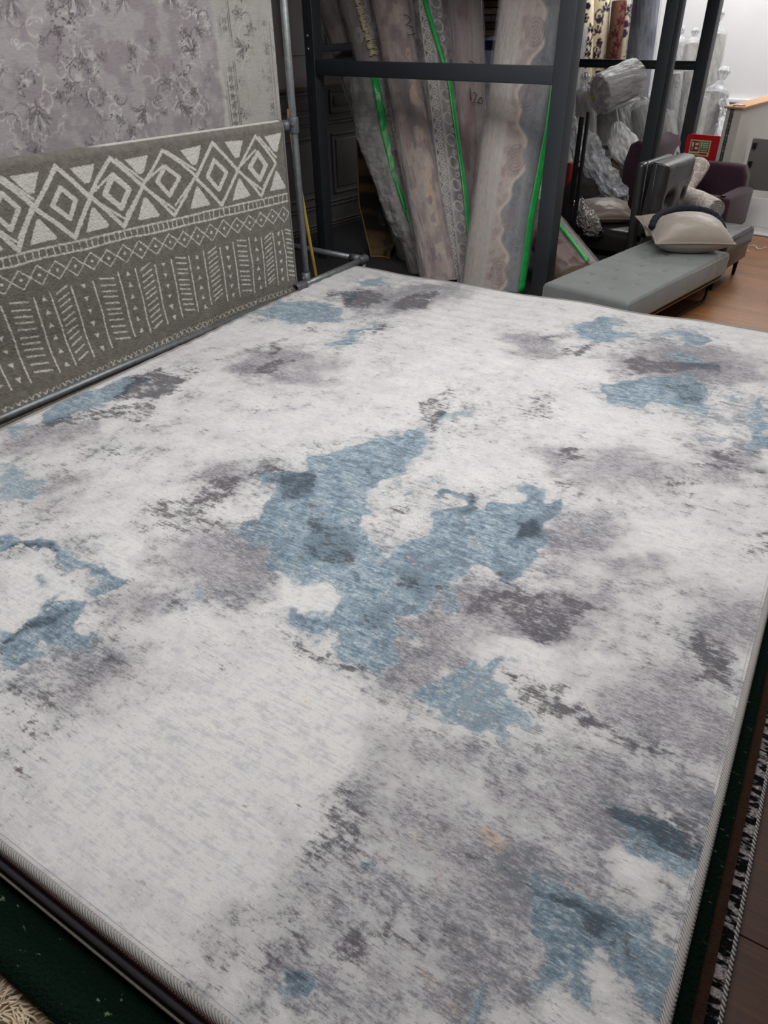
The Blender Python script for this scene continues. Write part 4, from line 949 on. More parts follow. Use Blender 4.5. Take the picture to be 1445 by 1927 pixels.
# K3: pinkish roll with a 2
def paintD(S, Z, X):
    base = mix3(c3(138, 118, 116), c3(164, 148, 142), ss(.4, .6, fbm(S * 16, Z * 10, 33)))
    bl = ss(.5, .56, fbm(S * 9 + 3, Z * 7, 35, 5)) * ss(0.07, 0.0, np.abs(S)); base = mix3(base, c3(86, 84, 92), bl * .75)
    pk = ss(.5, .55, fbm(S * 11 + 3, Z * 8, 39, 4)) * ss(0.05, 0.02, np.abs(S - .05)); base = mix3(base, c3(196, 172, 152), pk * .7)
    ln_ = ss(.6, .9, np.sin(S * 420)) * ss(-0.04, -0.08, S); return mix3(base, c3(104, 96, 98), ln_ * .6)
b0 = PY(828, 535, 4.59); b1 = PY(735, 5, 5.12)
kD = roll('wrapped_carpet_roll', 'wrapped pinkish grey roll with a black 2 written near its top', 'carpet roll', b0, b1 + (b1 - b0) * .17, 0.138, 0.09, paintD, GRP, seed=4, wrapamp=.014)
# K2: fringed burgundy roll whose bag is bunched up below the beam
def paintE(S, Z, X):
    base = mix3(c3(98, 54, 66), c3(134, 116, 118), ss(.4, .6, fbm(S * 14, Z * 14, 43)))
    base = mix3(base, c3(104, 100, 102), ss(1.72, 1.80, Z) * .8)
    def mo(c):
        for k in range(3):
            for q in (1, .6): c.ell((-0.0 + .075 * (k - .6), 1.93), 0.03 * q, 0.05 * q, 0, 0.004)
        for z in np.arange(0.1, 2.6, .12): c.ell((0.04, z), .03, .035, 0, .003)
    Fm = pat_canvas(S, Z, mo); base = rgb(Fm, (186, 180, 174), base, .2, .8, .7)
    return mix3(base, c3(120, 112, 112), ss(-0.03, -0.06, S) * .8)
b0 = PY(804, 525, 4.76); b1 = PY(672, 5, 5.10)
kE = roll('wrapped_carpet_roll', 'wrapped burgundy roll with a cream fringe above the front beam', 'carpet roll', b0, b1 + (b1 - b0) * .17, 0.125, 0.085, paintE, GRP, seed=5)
mb = MB()
p = loc_of(kE, PY(668, 0, 4.95)); q = loc_of(kE, PY(698, 105, 4.95)); q0 = loc_of(kE, PY(650, -60, 4.95))
for i in range(420):
    f = rng.rand(); c = q0.lerp(p, f * 2) if f < .5 else p.lerp(q, f * 2 - 1); x = c.x + rng.uniform(-.012, .012); z = c.z
    yv = lambda x_: -0.112 * (1 - min(.999, abs(x_ / 0.15)) ** 2.5) ** .4
    dx = rng.uniform(0.01, 0.04) * (1 + 1.2 * ss(.75, 1, np.array(f))); dz = rng.uniform(-.03, .01)
    mb.tube([(x, yv(x) - .002, z), (x + dx * .5, yv(x + dx * .5) - .008, z + dz * .3), (x + dx, yv(x + dx) - .003, z + dz)], [0.0018, 0.0022, 0.001], 4, False)
o = mb.build('cream_fringe', mat('cream_cotton', L4(205, 192, 160), 0.9), kE); o['kind'] = 'stuff'
# K1: dull roll leaning furthest left
b0 = PY(792, 520, 5.0); b1 = PY(622, 5, 5.12)
kF = roll('wrapped_carpet_roll', 'dull brownish wrapped roll leaning furthest left in the frame', 'carpet roll', b0, b1 + (b1 - b0) * .17, 0.115, 0.085, faded((84, 76, 74), (112, 103, 100), 51, 7), GRP, seed=6)
# bunched plastic bag with green tape, hanging over the lower half of the fringed roll
def bag_sheet(name, label, pts, widths, Yd, m, tapes=None, amp=0.02, seed=0, cat='plastic bag', nfold=9, depth=0.1, tie=None, group=None):
    """crumpled tube of plastic following pixel points at given depths"""
    P_ = [PY(x, y, yy) for (x, y), yy in zip(pts, Yd)]; n = 90; C_ = []; Wd = []
    for i in range(n):
        f = i / (n - 1) * (len(P_) - 1); k = min(int(f), len(P_) - 2); fr = f - k; fr = fr * fr * (3 - 2 * fr) * .5 + fr * .5
        C_.append(P_[k].lerp(P_[k + 1], fr)); Wd.append((widths[k] * (1 - fr) + widths[k + 1] * fr) / pxm(C_[-1]) / 2)
    t = empty(name, P_[0]); tag(t, label, cat, group); o_ = P_[0]
    nt = 72; X = np.zeros((n, nt)); Y = X.copy(); Z = X.copy(); right = Vector((0.746, 0.656, 0)).normalized(); th = np.linspace(0, 2 * math.pi, nt, endpoint=False)
    S_ = [0]
    for i in range(1, n): S_.append(S_[-1] + (C_[i] - C_[i - 1]).length)
    for i in range(n):
        d = (C_[min(i + 1, n - 1)] - C_[max(i - 1, 0)]).normalized(); x = (right - d * right.dot(d)).normalized(); y = d.cross(x); 
        wr_ = np.abs(fbm(np.cos(th) * 2.5 + np.sin(th) * 1.7 + seed, np.full(nt, S_[i] * nfold) + np.cos(th) * 1.3, seed, 4) - .5) * 2
        fold = amp * (wr_ - .25) * 2.2
        rx_ = Wd[i] + fold; ry_ = min(depth, Wd[i]) + fold
        X[i] = C_[i].x - o_.x + x.x * np.cos(th) * rx_ + y.x * np.sin(th) * ry_; Y[i] = C_[i].y - o_.y + x.y * np.cos(th) * rx_ + y.y * np.sin(th) * ry_; Z[i] = C_[i].z - o_.z + x.z * np.cos(th) * rx_ + y.z * np.sin(th) * ry_
    grid('plastic_film', X, Y, Z, m, t, wrap=True)
    if tapes:
        w_, a0_, a1_ = tapes; ks = [k for k in range(nt) if a0_ <= math.degrees(th[k]) <= a1_]; nx = 1.012
        rr_ = range(0, n); mb = MB(); V = []; cam_ = Vector((0, 0, H)) - o_
        for i in rr_:
            for k in ks: 
                v = Vector((X[i, k], Y[i, k], Z[i, k])); V.append(v + (cam_ - v).normalized() * 0.004)
        q = len(ks); mb.add(V, [(i * q + j, i * q + j + 1, (i + 1) * q + j + 1, (i + 1) * q + j) for i in range(len(rr_) - 1) for j in range(q - 1)], True)
        o = mb.build('tape_strip', TAPE, t); thick(o, .001, 0)
    return t
BAGM = mat('bunched_bag_film', L4(196, 196, 194), 0.14, alpha=(0.2, 0.5, 6, (1, 1, 2)), bump=(11, 1.0, 0.035, (1, 1, 2.4)), spec=0.8)
bag_sheet('bunched_plastic_bag', 'bunched clear bag with green tape sagging on the fringed roll below the front beam', [(692, 132), (700, 165), (715, 250), (735, 330), (757, 400), (785, 470), (800, 510)], [70, 84, 92, 70, 62, 40, 26], [4.99, 4.95, 4.90, 4.85, 4.80, 4.76, 4.73], BAGM, tapes=(0.04, 68, 92), amp=0.016, seed=3, nfold=9)
# writing on the wraps
def wpts(t, L_, Yp_): return [[(loc_of(t, PY(x, y, Yp_)).x, loc_of(t, PY(x, y, Yp_)).z) for x, y in s_] for s_ in L_]
writing(kD, wpts(kD, [[(758, 20), (765, 19), (770, 24), (768, 33), (763, 42), (768, 41), (774, 40)], [(779, 50), (775, 57), (768, 64)]], 5.0), 0.165, 0.115)
writing(kB, wpts(kB, [[(884, 163), (885, 177), (886, 187)], [(889, 172), (893, 169), (896, 173), (893, 184), (889, 191), (896, 190), (900, 189)], [(904, 176), (899, 184), (901, 190), (906, 189), (907, 180), (904, 176)], [(882, 106), (890, 108), (894, 114), (893, 119)]], 5.15), 0.175, 0.12, 0.0026)
# short roll leaning the other way, seen between the right post and the bench
def paintG(S, Z, X):
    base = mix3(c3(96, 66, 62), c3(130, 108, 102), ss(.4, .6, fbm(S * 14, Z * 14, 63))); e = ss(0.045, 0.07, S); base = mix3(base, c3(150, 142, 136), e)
    def f(c):
        for z in np.arange(0.05, 2.2, .13): c.ell((.105, z), .022, .045, .3, .003)
    return rgb(pat_canvas(S, Z, f), (70, 66, 70), base, .2, .8, .8)
b0 = PY(1092, 525, 5.0); b1 = PY(1008, 412, 5.55)
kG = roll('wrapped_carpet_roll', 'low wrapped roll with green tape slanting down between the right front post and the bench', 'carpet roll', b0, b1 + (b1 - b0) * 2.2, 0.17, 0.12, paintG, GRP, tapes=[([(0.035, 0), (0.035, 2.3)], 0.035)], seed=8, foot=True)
# dark rolls and a crate in the depth of the frame
for i, (x, w_, lb) in enumerate(((905, .09, 'dark brown carpet roll seen through the gap behind the wrapped rolls'), (830, .1, None), (760, .1, None))):
    if lb is None: continue
    a = PY(x + 30, 330, 6.3); b = PY(x + 20, -30, 6.5)
    tag(roll('dark_carpet_roll', lb, 'carpet roll', a, b, w_, w_, faded((40, 30, 28), (58, 44, 40), 70 + i), wrap=None, nz=20, seed=9), None)
cx0 = PY(932, 90, 6.0)
t = empty('blue_crate', (cx0.x, 6.0, 0), 0, 'blue plastic crate glimpsed in the gap left of the broad roll', 'crate')
mb = MB(); z0_ = PY(932, 122, 6.0).z - .5; z1_ = PY(932, 68, 6.0).z
for z in (z0_, z0_ + .14, z0_ + .28, z1_ - .1): mb.box((-.22, 0, z), (.22, .03, z + .07), None, .004)
mb.box((-.22, 0, z0_), (-.18, .3, z1_), None, .004).box((.18, 0, z0_), (.22, .3, z1_), None, .004).box((-.22, 0, z0_), (.22, .3, z0_ + .02))
mb.build('crate_body', mat('blue_polypropylene', L4(34, 62, 130), 0.45), t)
MB().box((-.24, .0, 0), (-.2, .3, z0_)).box((.2, 0, 0), (.24, .3, z0_)).box((-.24, 0, z0_ - .03), (.24, .3, z0_)).build('stand', BLACK, t)
for i in range(6):
    z = z1_ + .0 + i * .05
    o = MB().box((-.17 + (i % 2) * .01, 0.02, 0), (.17, .28, .042), None, .008).build('folded_sample', mat('folded_sample_%d' % i, L4(*[(168, 160, 142), (120, 96, 70), (150, 146, 138)][i % 3]), .9, noise=(60, .2)))
    o.location = (cx0.x, 6.0, z); tag(o, ['beige folded sample at the bottom of the stack on the blue crate', 'brown folded sample second from the bottom on the blue crate', 'grey folded sample third from the bottom on the blue crate', 'beige folded sample fourth from the bottom on the blue crate', 'brown folded sample fifth from the bottom on the blue crate', 'grey folded sample on top of the stack on the blue crate'][i], 'textile sample', 'folded samples on the crate')

# striped rug standing between the panelling and the rolls
t = empty('striped_rug', (-4.4, 5.0, 0), 0, 'dark rug with yellow brown stripes and tan edge, beside the panelled wall', 'rug')
n = 60; m_ = 24; zs_ = np.linspace(0.0, 1.35, n); xs = np.linspace(0, 1, m_); XX, ZZ = np.meshgrid(xs, zs_)
el = -4.70 + 0.33 * ss(.45, .0, ZZ) * ss(0.5, 0, ZZ) ** 1.3; xr_ = -4.2
Xs = el + (xr_ - el) * XX; Ys = 5.02 + 0.05 * XX - 0.22 * ss(.3, 0, ZZ) + .03 * np.sin(XX * 3)
stp = ss(.45, .55, vn(ZZ * 14, XX * .6, 5)); cS = mix3(c3(26, 22, 20), mix3(c3(92, 76, 44), c3(70, 48, 32), vn(ZZ * 5, XX * 0, 9)), stp * ss(.2, .6, fbm(ZZ * 30, XX * 3, 8)))
o = grid('woven_field', Xs + 4.4, Ys - 5.0, ZZ + .012, mat('striped_weave', L4(60, 50, 40), 0.95, attr='col', bump=(120, .5, .004)), t, {'col': cS}); thick(o, .01)
MB().tube([(float(Xs[i, 0]) + 4.4, float(Ys[i, 0]) - 5, float(ZZ[i, 0]) + .012) for i in range(0, n, 2)] , .007, 8).tube([(float(Xs[0, j]) + 4.4, float(Ys[0, j]) - 5, .014) for j in range(m_)], .007, 8).build('tan_binding', mat('tan_binding', L4(128, 98, 56), .8), t)
# dark shaggy roll on the floor next to it
b0 = PY(745, 500, 5.0); b1 = PY(722, 395, 5.15)
roll('dark_shag_roll', 'short dark grey shaggy roll standing beside the striped rug', 'carpet roll', b0, b1, .085, .08, faded((40, 38, 40), (66, 62, 64), 90, 30), wrap=None, seed=11)


t = empty('floor_shade_sheet', (-3.7, 4.2, 0), 0, 'charcoal sheet laid on the floor inside the frame in place of shade', 'shade sheet')  # dark sheet added on the floor to stand in for shade
MB().box((-1.72, -1.2, 0), (1.12, 2.3, .008), None, .002).build('shade_sheet', FLOOR_SHADE, t)
# ------------------------------------------------------------------ soft furniture helpers
def pad(sx, sy, h, er, tufts=(), td=0.02, tw=0.035, n=90, crown=0.0, skirt=None, seed=0):
    """upholstered block: arrays for grid(); x 0..sx, y 0..sy, top at h, skirt down to h - skirt"""
    nx = n; ny = max(20, int(n * sy / sx)); x = np.linspace(0, sx, nx); y = np.linspace(0, sy, ny); X, Y = np.meshgrid(x, y)
    d = np.minimum(np.minimum(X, sx - X), np.minimum(Y, sy - Y)); k = np.clip(1 - d / er, 0, 1)
    Z = h - er * (1 - np.sqrt(np.clip(1 - k ** 2, 0, 1))) + crown * np.sin(math.pi * X / sx) * np.sin(math.pi * Y / sy)
    for (a, b_) in tufts:
        r = np.hypot(X - a, Y - b_); Z = Z - td * np.exp(-(r / tw) ** 2) - td * .25 * np.exp(-(r / (tw * 2.6)) ** 2)
    Z = Z + 0.002 * (fbm(X * 14, Y * 14, seed) - .5) * 2
    # wrap a skirt round: pad the array
    sk = skirt or h
    X = np.pad(X, 1, 'edge'); Y = np.pad(Y, 1, 'edge'); Z = np.pad(Z, 1, 'edge')
    Z[0, :] = Z[-1, :] = h - sk; Z[:, 0] = Z[:, -1] = h - sk
    return X, Y, Z
def place(o, m): o.matrix_local = m
VELV = mat('grey_velvet', L4(112, 119, 118), 0.62, noise=(5, 0.14), bump=(34, 0.25, 0.004), sheen=0.5, spec=0.3)
# ------------------------------------------------------------------ tufted bench
ba = math.radians(-3.2)
t = empty('tufted_bench', (-2.255, 4.13, 0), ba, 'grey velvet button tufted bench with gilt trimmed base behind the pile', 'bench')
BW, BL, BT = 0.605, 1.46, 0.345
tf = []
for j in range(7):
    for i in range(3 if j % 2 else 2):
        tf.append(((0.14 + i * 0.165) if j % 2 else (0.22 + i * 0.165), 0.16 + j * 0.185))
X, Y, Z = pad(BW, BL, BT, 0.03, tf, 0.012, 0.016, 80, 0.008, 0.145); bench_c = grid('cushion', X, Y, Z, VELV, t)
MB().tube([(0.006, 0.006, BT - .022), (BW - .006, 0.006, BT - .022), (BW - .006, BL - .006, BT - .022), (0.006, BL - .006, BT - .022), (0.006, 0.006, BT - .022)], 0.004, 8, False).build('piping', VELV, t)
for a in tf: MB().lathe([(0, 0.004), (0.006, 0.003), (0.008, 0)], 10, Matrix.Translation((a[0], a[1], BT + .008 * math.sin(math.pi * a[0] / BW) * math.sin(math.pi * a[1] / BL) - .018))).build('button', VELV, bench_c)
MB().box((0.015, 0.015, 0.155), (BW - .015, BL - .015, 0.2), None, .004).build('base_frame', mat('dark_stained_base', L4(48, 36, 30), .5), t)
for z, o_ in ((0.191, 0.002), (0.163, 0.0)): MB().box((0.006 - o_, 0.006 - o_, z), (BW - .006 + o_, BL - .006 + o_, z + .008), None, .002).build('gilt_trim', GOLD, t)
for (x, y0_, y1_) in ((BW - .06, .62, 1.36), (.05, .62, 1.36), (BW - .06, .06, .1), (.05, .06, .1)):
    r_ = 0.009
    if y1_ - y0_ > .3:
        MB().tube([(x, y0_, .155), (x, y0_ + .01, .04), (x, y0_ + .04, .012), (x, y0_ + .1, r_ + .001), (x, y1_ - .1, r_ + .001), (x, y1_ - .03, .015), (x, y1_ - .01, .05), (x, y1_, .155)], r_, 8).build('leg', BLACK, t)
    else: MB().tube([(x, y0_, .155), (x, y0_ + .02, r_ * .5 + .005)], r_, 8).build('leg', BLACK, t)
# scraps of cut board under the bench
tag(MB().box((0, 0, 0), (.34, .2, .006), Matrix.Translation((-1.86, 4.62, .06)) @ Matrix.Rotation(.5, 4, 'Y') @ Matrix.Rotation(.2, 4, 'Z')).build('cut_board', mat('tan_board', L4(150, 118, 74), .7)), 'tan offcut board leaning under the bench between its black legs', 'board')
# ------------------------------------------------------------------ cushions
def pillow(name, label, c, w, d, th, mtx, m, piping=None, group=None, pinch=.6, seed=0):
    t = empty(name, c); t.matrix_world = Matrix.Translation(c) @ mtx; tag(t, label, 'cushion', group)
    n = 60; u = np.linspace(-1, 1, n); U2, V2 = np.meshgrid(u, u)
    prof = (np.clip(1 - np.abs(U2) ** 2.4, 0, 1) ** .55) * (np.clip(1 - np.abs(V2) ** 2.4, 0, 1) ** .55)
    sx = w / 2 * U2 * (1 - .09 * (1 - np.abs(U2)) * 0 - .07 * (1 - V2 ** 2)); sy = d / 2 * V2 * (1 - .07 * (1 - U2 ** 2))
    wr = 0.008 * (fbm(U2 * 2.5, V2 * 2.5, seed, 4) - .5) * 2
    Zt_ = prof * th / 2 * 1.05 + wr * np.minimum(1, prof * 3); Zb_ = -prof * th / 2 * .9
    X = np.concatenate([sx, sx[::-1]]); Y = np.concatenate([sy, sy[::-1]]); Z = np.concatenate([Zt_, Zb_[::-1]])
    grid('cushion_cover', X, Y, Z, m, t)
    e = [(sx[0, i], sy[0, i]) for i in range(n)] + [(sx[i, -1], sy[i, -1]) for i in range(n)] + [(sx[-1, i], sy[-1, i]) for i in range(n - 1, -1, -1)] + [(sx[i, 0], sy[i, 0]) for i in range(n - 1, -1, -1)]
    MB().tube([(float(a), float(b_), 0) for a, b_ in e], .0055, 8, False).build('piping', piping or m, t)
    return t
TAUPE = mat('taupe_satin_velvet', L4(158, 148, 138), 0.38, noise=(4, 0.08), bump=(16, .25, .006), sheen=.4, spec=.5)
NAVY = mat('navy_chenille', L4(30, 32, 48), 0.9, noise=(90, 0.9), bump=(160, 1.0, .01))
cc = PZ(1300, 442, 0.44); cc.z = 0.437
pillow('taupe_cushion', 'shiny taupe cushion with piped seam resting on the grey bench', (-1.845, 5.41, 0.457), .54, .42, .26, Matrix.Rotation(math.radians(36), 4, 'Z') @ Matrix.Rotation(math.radians(5), 4, 'X'), TAUPE, seed=3)
pillow('taupe_cushion', 'second taupe cushion peeping out behind the navy band on the leather chair seat', (-2.00, 5.62, 0.455), .56, .34, .12, Matrix.Rotation(math.radians(40), 4, 'Z') @ Matrix.Rotation(math.radians(10), 4, 'X'), TAUPE, seed=5)
def band(name, label, pts, r):
    n = []
    for i in range(len(pts) - 1):
        for k in range(6): n.append(Vector(pts[i]).lerp(Vector(pts[i + 1]), k / 6))
    n.append(Vector(pts[-1])); s_ = n[:]
    for _ in range(6): s_ = [s_[0]] + [(s_[i - 1] + s_[i] * 2 + s_[i + 1]) / 4 for i in range(1, len(s_) - 1)] + [s_[-1]]
    return tag(MB().tube(s_, [r * (1 + .12 * math.sin(i * 2.1)) for i in range(len(s_))], 12).build(name, NAVY), label, 'knitted band')
band('navy_knitted_band', 'navy speckled knitted band arching over the taupe cushion on the bench', [PY(1226, 428, 5.26), PY(1231, 412, 5.32), PY(1244, 401, 5.42), PY(1270, 393, 5.62), PY(1300, 392, 5.66), PY(1325, 396, 5.68), PY(1345, 404, 5.68), PY(1356, 418, 5.66), PY(1360, 430, 5.6)], .024)
# ------------------------------------------------------------------ grey leather chair
LEATH = mat('grey_leather', L4(46, 46, 47), 0.36, noise=(20, .1), bump=(60, .25, .003), coat=.15)
cz = 0.375
t = empty('leather_chair', (-2.385, 5.70, 0), 0, 'dark grey leather chair with button tufted back standing behind the bench', 'chair')
X, Y, Z = pad(.66, .60, cz, .035, (), 0, 1, 50, .012, .12); o = grid('seat', X, Y, Z, LEATH, t); o.location = (.08, 0, 0)
MB().tube([(.10, .01, cz - .016), (.735, .01, cz - .016), (.735, .59, cz - .016), (.10, .59, cz - .016)], .005, 8).build('seat_piping', LEATH, t)
# back: pad turned upright, face to +x
hb = .56
X, Y, Z = pad(.53, .56, .13, .05, [(.27, .15), (.27, .42)], .045, .045, 60, .03, .12, seed=4)
o = grid('backrest', X, Y, Z, LEATH, t)
o.matrix_local = Matrix(((0, 0, 1, .03), (0, 1, 0, 0), (1, 0, 0, cz - .06), (0, 0, 0, 1))) @ Matrix.Rotation(math.radians(-4), 4, 'Y')
o.data.flip_normals()
MB().box((-.02, -.005, .13), (.05, .565, cz + .455), Matrix.Rotation(math.radians(-3), 4, 'Y'), .03).build('back_shell', LEATH, t)
MB().tube([(.045, .0, .2), (.03, .0, cz + .47)], .006, 8).tube([(.115, .0, .3), (.10, -.002, cz + .46)], .006, 8).build('back_piping', LEATH, t)
MB().box((.02, .01, .13), (.73, .59, cz - .11), None, .02).build('seat_base', LEATH, t)
for (x, y) in ((.08, .05), (.68, .05), (.08, .55), (.68, .55)): MB().tube([(x, y, .0), (x, y, .14)], [.013, .02], 10).build('leg', BLACK, t)
# ------------------------------------------------------------------ plum armchair
PLUM = mat('plum_felt', L4(66, 46, 58), 0.9, noise=(60, .15), bump=(140, .4, .003), sheen=.2, spec=.15)
t = empty('plum_armchair', (-3.05, 6.95, 0), 0, 'dark plum felt armchair with curved back standing behind the leather chair', 'armchair')
def slabp(prof, y0_, y1_, bev=.03, axis='x'):
    bm = bmesh.new(); a = [bm.verts.new((x, y0_, z)) for x, z in prof]; f = bm.faces.new(a); r = bmesh.ops.extrude_face_region(bm, geom=[f])
    bmesh.ops.translate(bm, verts=[v for v in r['geom'] if isinstance(v, bmesh.types.BMVert)], vec=(0, y1_ - y0_, 0)); bmesh.ops.recalc_face_normals(bm, faces=bm.faces[:])
    es = [e for e in bm.edges if abs(e.verts[0].co.y - e.verts[1].co.y) < 1e-5]
    bmesh.ops.bevel(bm, geom=es, offset=bev, segments=3, profile=.5, affect='EDGES'); bm.verts.ensure_lookup_table()
    m = MB().add([v.co.copy() for v in bm.verts], [[v.index for v in f.verts] for f in bm.faces], True); bm.free(); return m
slabp([(-.07, .1), (.13, .1), (.13, .55), (.14, .70), (.10, .77), (.03, .80), (-.05, .76), (-.09, .6)], .06, .85, .035).build('left_wing', PLUM, t)
slabp([(.25, .10), (.92, .10), (.90, .35), (.89, .50), (.85, .585), (.75, .595), (.25, .59)], .58, .72, .035).build('backrest', PLUM, t)
slabp([(.10, .08), (.95, .08), (.95, .30), (.10, .30)], .05, .6, .03).build('seat', PLUM, t)
MB().box((.62, -.02, .10), (.95, .10, .42), None, .03).box((.84, -.02, .10), (.98, .62, .42), None, .03).build('armrest', PLUM, t)
for (x, y) in ((.05, .12), (.9, .05), (.05, .75), (.88, .65)): MB().tube([(x, y, .0), (x, y, .11)], [.014, .02], 10).build('leg', BLACK, t)
# ------------------------------------------------------------------ folded floral rug roll on the armchair
FLOR = mat('ivory_floral_pile', L4(206, 194, 186), 0.85, noise=(40, .1), bump=(90, .5, .004))
N = FLOR.node_tree.nodes; K = FLOR.node_tree.links
vv = N.new('ShaderNodeTexVoronoi'); vv.feature = 'DISTANCE_TO_EDGE'; vv.inputs['Scale'].default_value = 19; tc = N.new('ShaderNodeTexCoord'); nd = N.new('ShaderNodeTexNoise'); nd.inputs['Scale'].default_value = 12; K.new(tc.outputs['Object'], nd.inputs['Vector']); va = N.new('ShaderNodeMix'); va.data_type = 'VECTOR'; va.inputs[0].default_value = .12; K.new(tc.outputs['Object'], va.inputs[4]); K.new(nd.outputs['Color'], va.inputs[5]); K.new(va.outputs[1], vv.inputs['Vector'])
r_ = N.new('ShaderNodeMapRange'); r_.inputs[1].default_value = .03; r_.inputs[2].default_value = .09; K.new(vv.outputs[0], r_.inputs[0]); mx = N.new('ShaderNodeMix'); mx.data_type = 'RGBA'; K.new(r_.outputs[0], mx.inputs[0])
mx.inputs[6].default_value = L4(228, 223, 216); mx.inputs[7].default_value = L4(190, 177, 169); K.new(mx.outputs[2], N['Principled BSDF'].inputs['Base Color'])
PA = [PY(1322, 303, 7.15), PY(1305, 330, 7.05), PY(1288, 352, 6.95), PY(1281, 366, 6.85), PY(1292, 372, 6.75), PY(1312, 378, 6.65), PY(1346, 396, 6.45)]
t = empty('folded_rug_roll', PA[3], 0, 'ivory floral rug rolled and folded in a V on the plum armchair', 'rug roll')
pts = []
for i in range(len(PA) - 1):
    for k in range(8): pts.append(PA[i].lerp(PA[i + 1], k / 8))
pts.append(PA[-1])
for _ in range(5): pts = [pts[0]] + [(pts[i - 1] + pts[i] * 2 + pts[i + 1]) / 4 for i in range(1, len(pts) - 1)] + [pts[-1]]
rr = [0.085 if 0 < i < len(pts) - 1 else .078 for i in range(len(pts))]; rr[0] = .05; rr[1] = .078
MB().tube([p - PA[3] for p in pts], rr, 28, True).build('pile_surface', FLOR, t)
mt_ = frame(pts[-1] - PA[3] + (pts[-1] - pts[-2]).normalized() * .002, (pts[-1] - pts[-2]), (1, 0, .2)); mb = MB(); sp_ = []
for i in range(150):
    a = i / 150 * 4.3 * 2 * math.pi; R2 = .012 + .066 * i / 150; sp_.append(mt_ @ Vector((R2 * math.cos(a), R2 * math.sin(a), 0)))
mb.tube(sp_, .0046, 6).build('coiled_end', mat('grey_rug_edge', L4(150, 148, 146), .85), t)
# grey folded cloth behind
p0_ = PY(1272, 288, 7.2); A, B2 = np.meshgrid(np.linspace(0, 1, 24), np.linspace(0, 1, 24))
tri = [PY(1274, 286, 7.0), PY(1306, 322, 7.0), PY(1268, 362, 6.9), PY(1285, 372, 6.8)]
Xg = (1 - A) * ((1 - B2) * tri[0].x + B2 * tri[2].x) + A * ((1 - B2) * tri[1].x + B2 * tri[3].x); Yg = (1 - A) * ((1 - B2) * tri[0].y + B2 * tri[2].y) + A * ((1 - B2) * tri[1].y + B2 * tri[3].y) + .02 * np.sin(A * 5 + B2 * 3); Zg = (1 - A) * ((1 - B2) * tri[0].z + B2 * tri[2].z) + A * ((1 - B2) * tri[1].z + B2 * tri[3].z)
t = empty('grey_cushion', tri[3], 0, 'pale grey cushion corner standing behind the folded floral roll', 'cushion'); o = grid('cushion_cover', Xg - tri[3].x, Yg - tri[3].y, Zg - tri[3].z, mat('pale_grey_cloth', L4(128, 132, 134), .85, noise=(50, .1), bump=(60, .3, .004)), t); thick(o, .05, 0)
MB().tube([tri[2] - tri[3], tri[0] - tri[3], tri[1] - tri[3]], .01, 8).build('piping', mat('grey_cloth_piping', L4(110, 113, 115), .85), t)
# ------------------------------------------------------------------ red fire point board
pc = PY(1325, 300, 7.9); a = PY(1300, 256, 7.9); b = PY(1352, 256, 7.9); w_ = .56
t = empty('fire_point_board', (PY(1326, 256, 7.9).x, 7.9, 0), 0, 'red fire point board with a small cream instruction sign behind the armchair', 'fire point board')
zt = PY(1325, 254, 7.9).z; ww = w_ * .62
def rrect(w, h, r, n=8):
    return [(sx * (w / 2 - r) + r * math.cos(q + k * math.pi / 2 / n), h / 2 * 0 + sy * (h / 2 - r) + r * math.sin(q + k * math.pi / 2 / n)) for (sx, sy, q) in ((1, 1, 0), (-1, 1, math.pi / 2), (-1, -1, math.pi), (1, -1, 1.5 * math.pi)) for k in range(n + 1)]
mb = slabp([(x, z + zt - .35) for x, z in rrect(ww, .7, .04)], 0, .03, .004); RED = mat('red_gloss_plastic', L4(196, 18, 32), .35); mb.build('board', RED, t)
MB().box((-.05, -.0, 0), (.05, .03, zt - .68), None, .004).box((-.16, -.1, 0), (.16, .12, .03), None, .01).build('stand', RED, t)
MB().box((-ww * .36, -.004, zt - .185), (ww * .22, -.001, zt - .045)).build('instruction_sign', mat('cream_sign', L4(206, 200, 150), .5), t)
sx0 = -ww * .36; sw = ww * .58; sh_ = .14; sz = zt - .185
def sg(mb, a0, a1, b0_, b1_): mb.box((sx0 + sw * a0, -.0065, sz + sh_ * b0_), (sx0 + sw * a1, -.0045, sz + sh_ * b1_))
mb = MB(); sg(mb, .06, .46, .28, .92); sg(mb, .52, .94, .28, .44); sg(mb, .06, .5, .1, .14); sg(mb, .52, .9, .1, .2); mb.build('red_panel', mat('sign_red', L4(150, 30, 34), .5), t)
mb = MB(); sg(mb, .5, .94, .48, .92); mb.build('green_panel', mat('sign_green', L4(96, 140, 84), .5), t)
mb = MB()
for (a0, a1, b0_, b1_) in ((.1, .2, .56, .84), (.13, .17, .36, .5), (.27, .42, .66, .82), (.27, .42, .4, .56), (.54, .6, .56, .86), (.64, .9, .78, .84), (.64, .9, .66, .72), (.64, .9, .54, .6), (.56, .9, .34, .38)): 
    mb.box((sx0 + sw * a0, -.008, sz + sh_ * b0_), (sx0 + sw * a1, -.0065, sz + sh_ * b1_))
mb.build('pictogram', mat('sign_print', L4(222, 218, 190), .5), t)
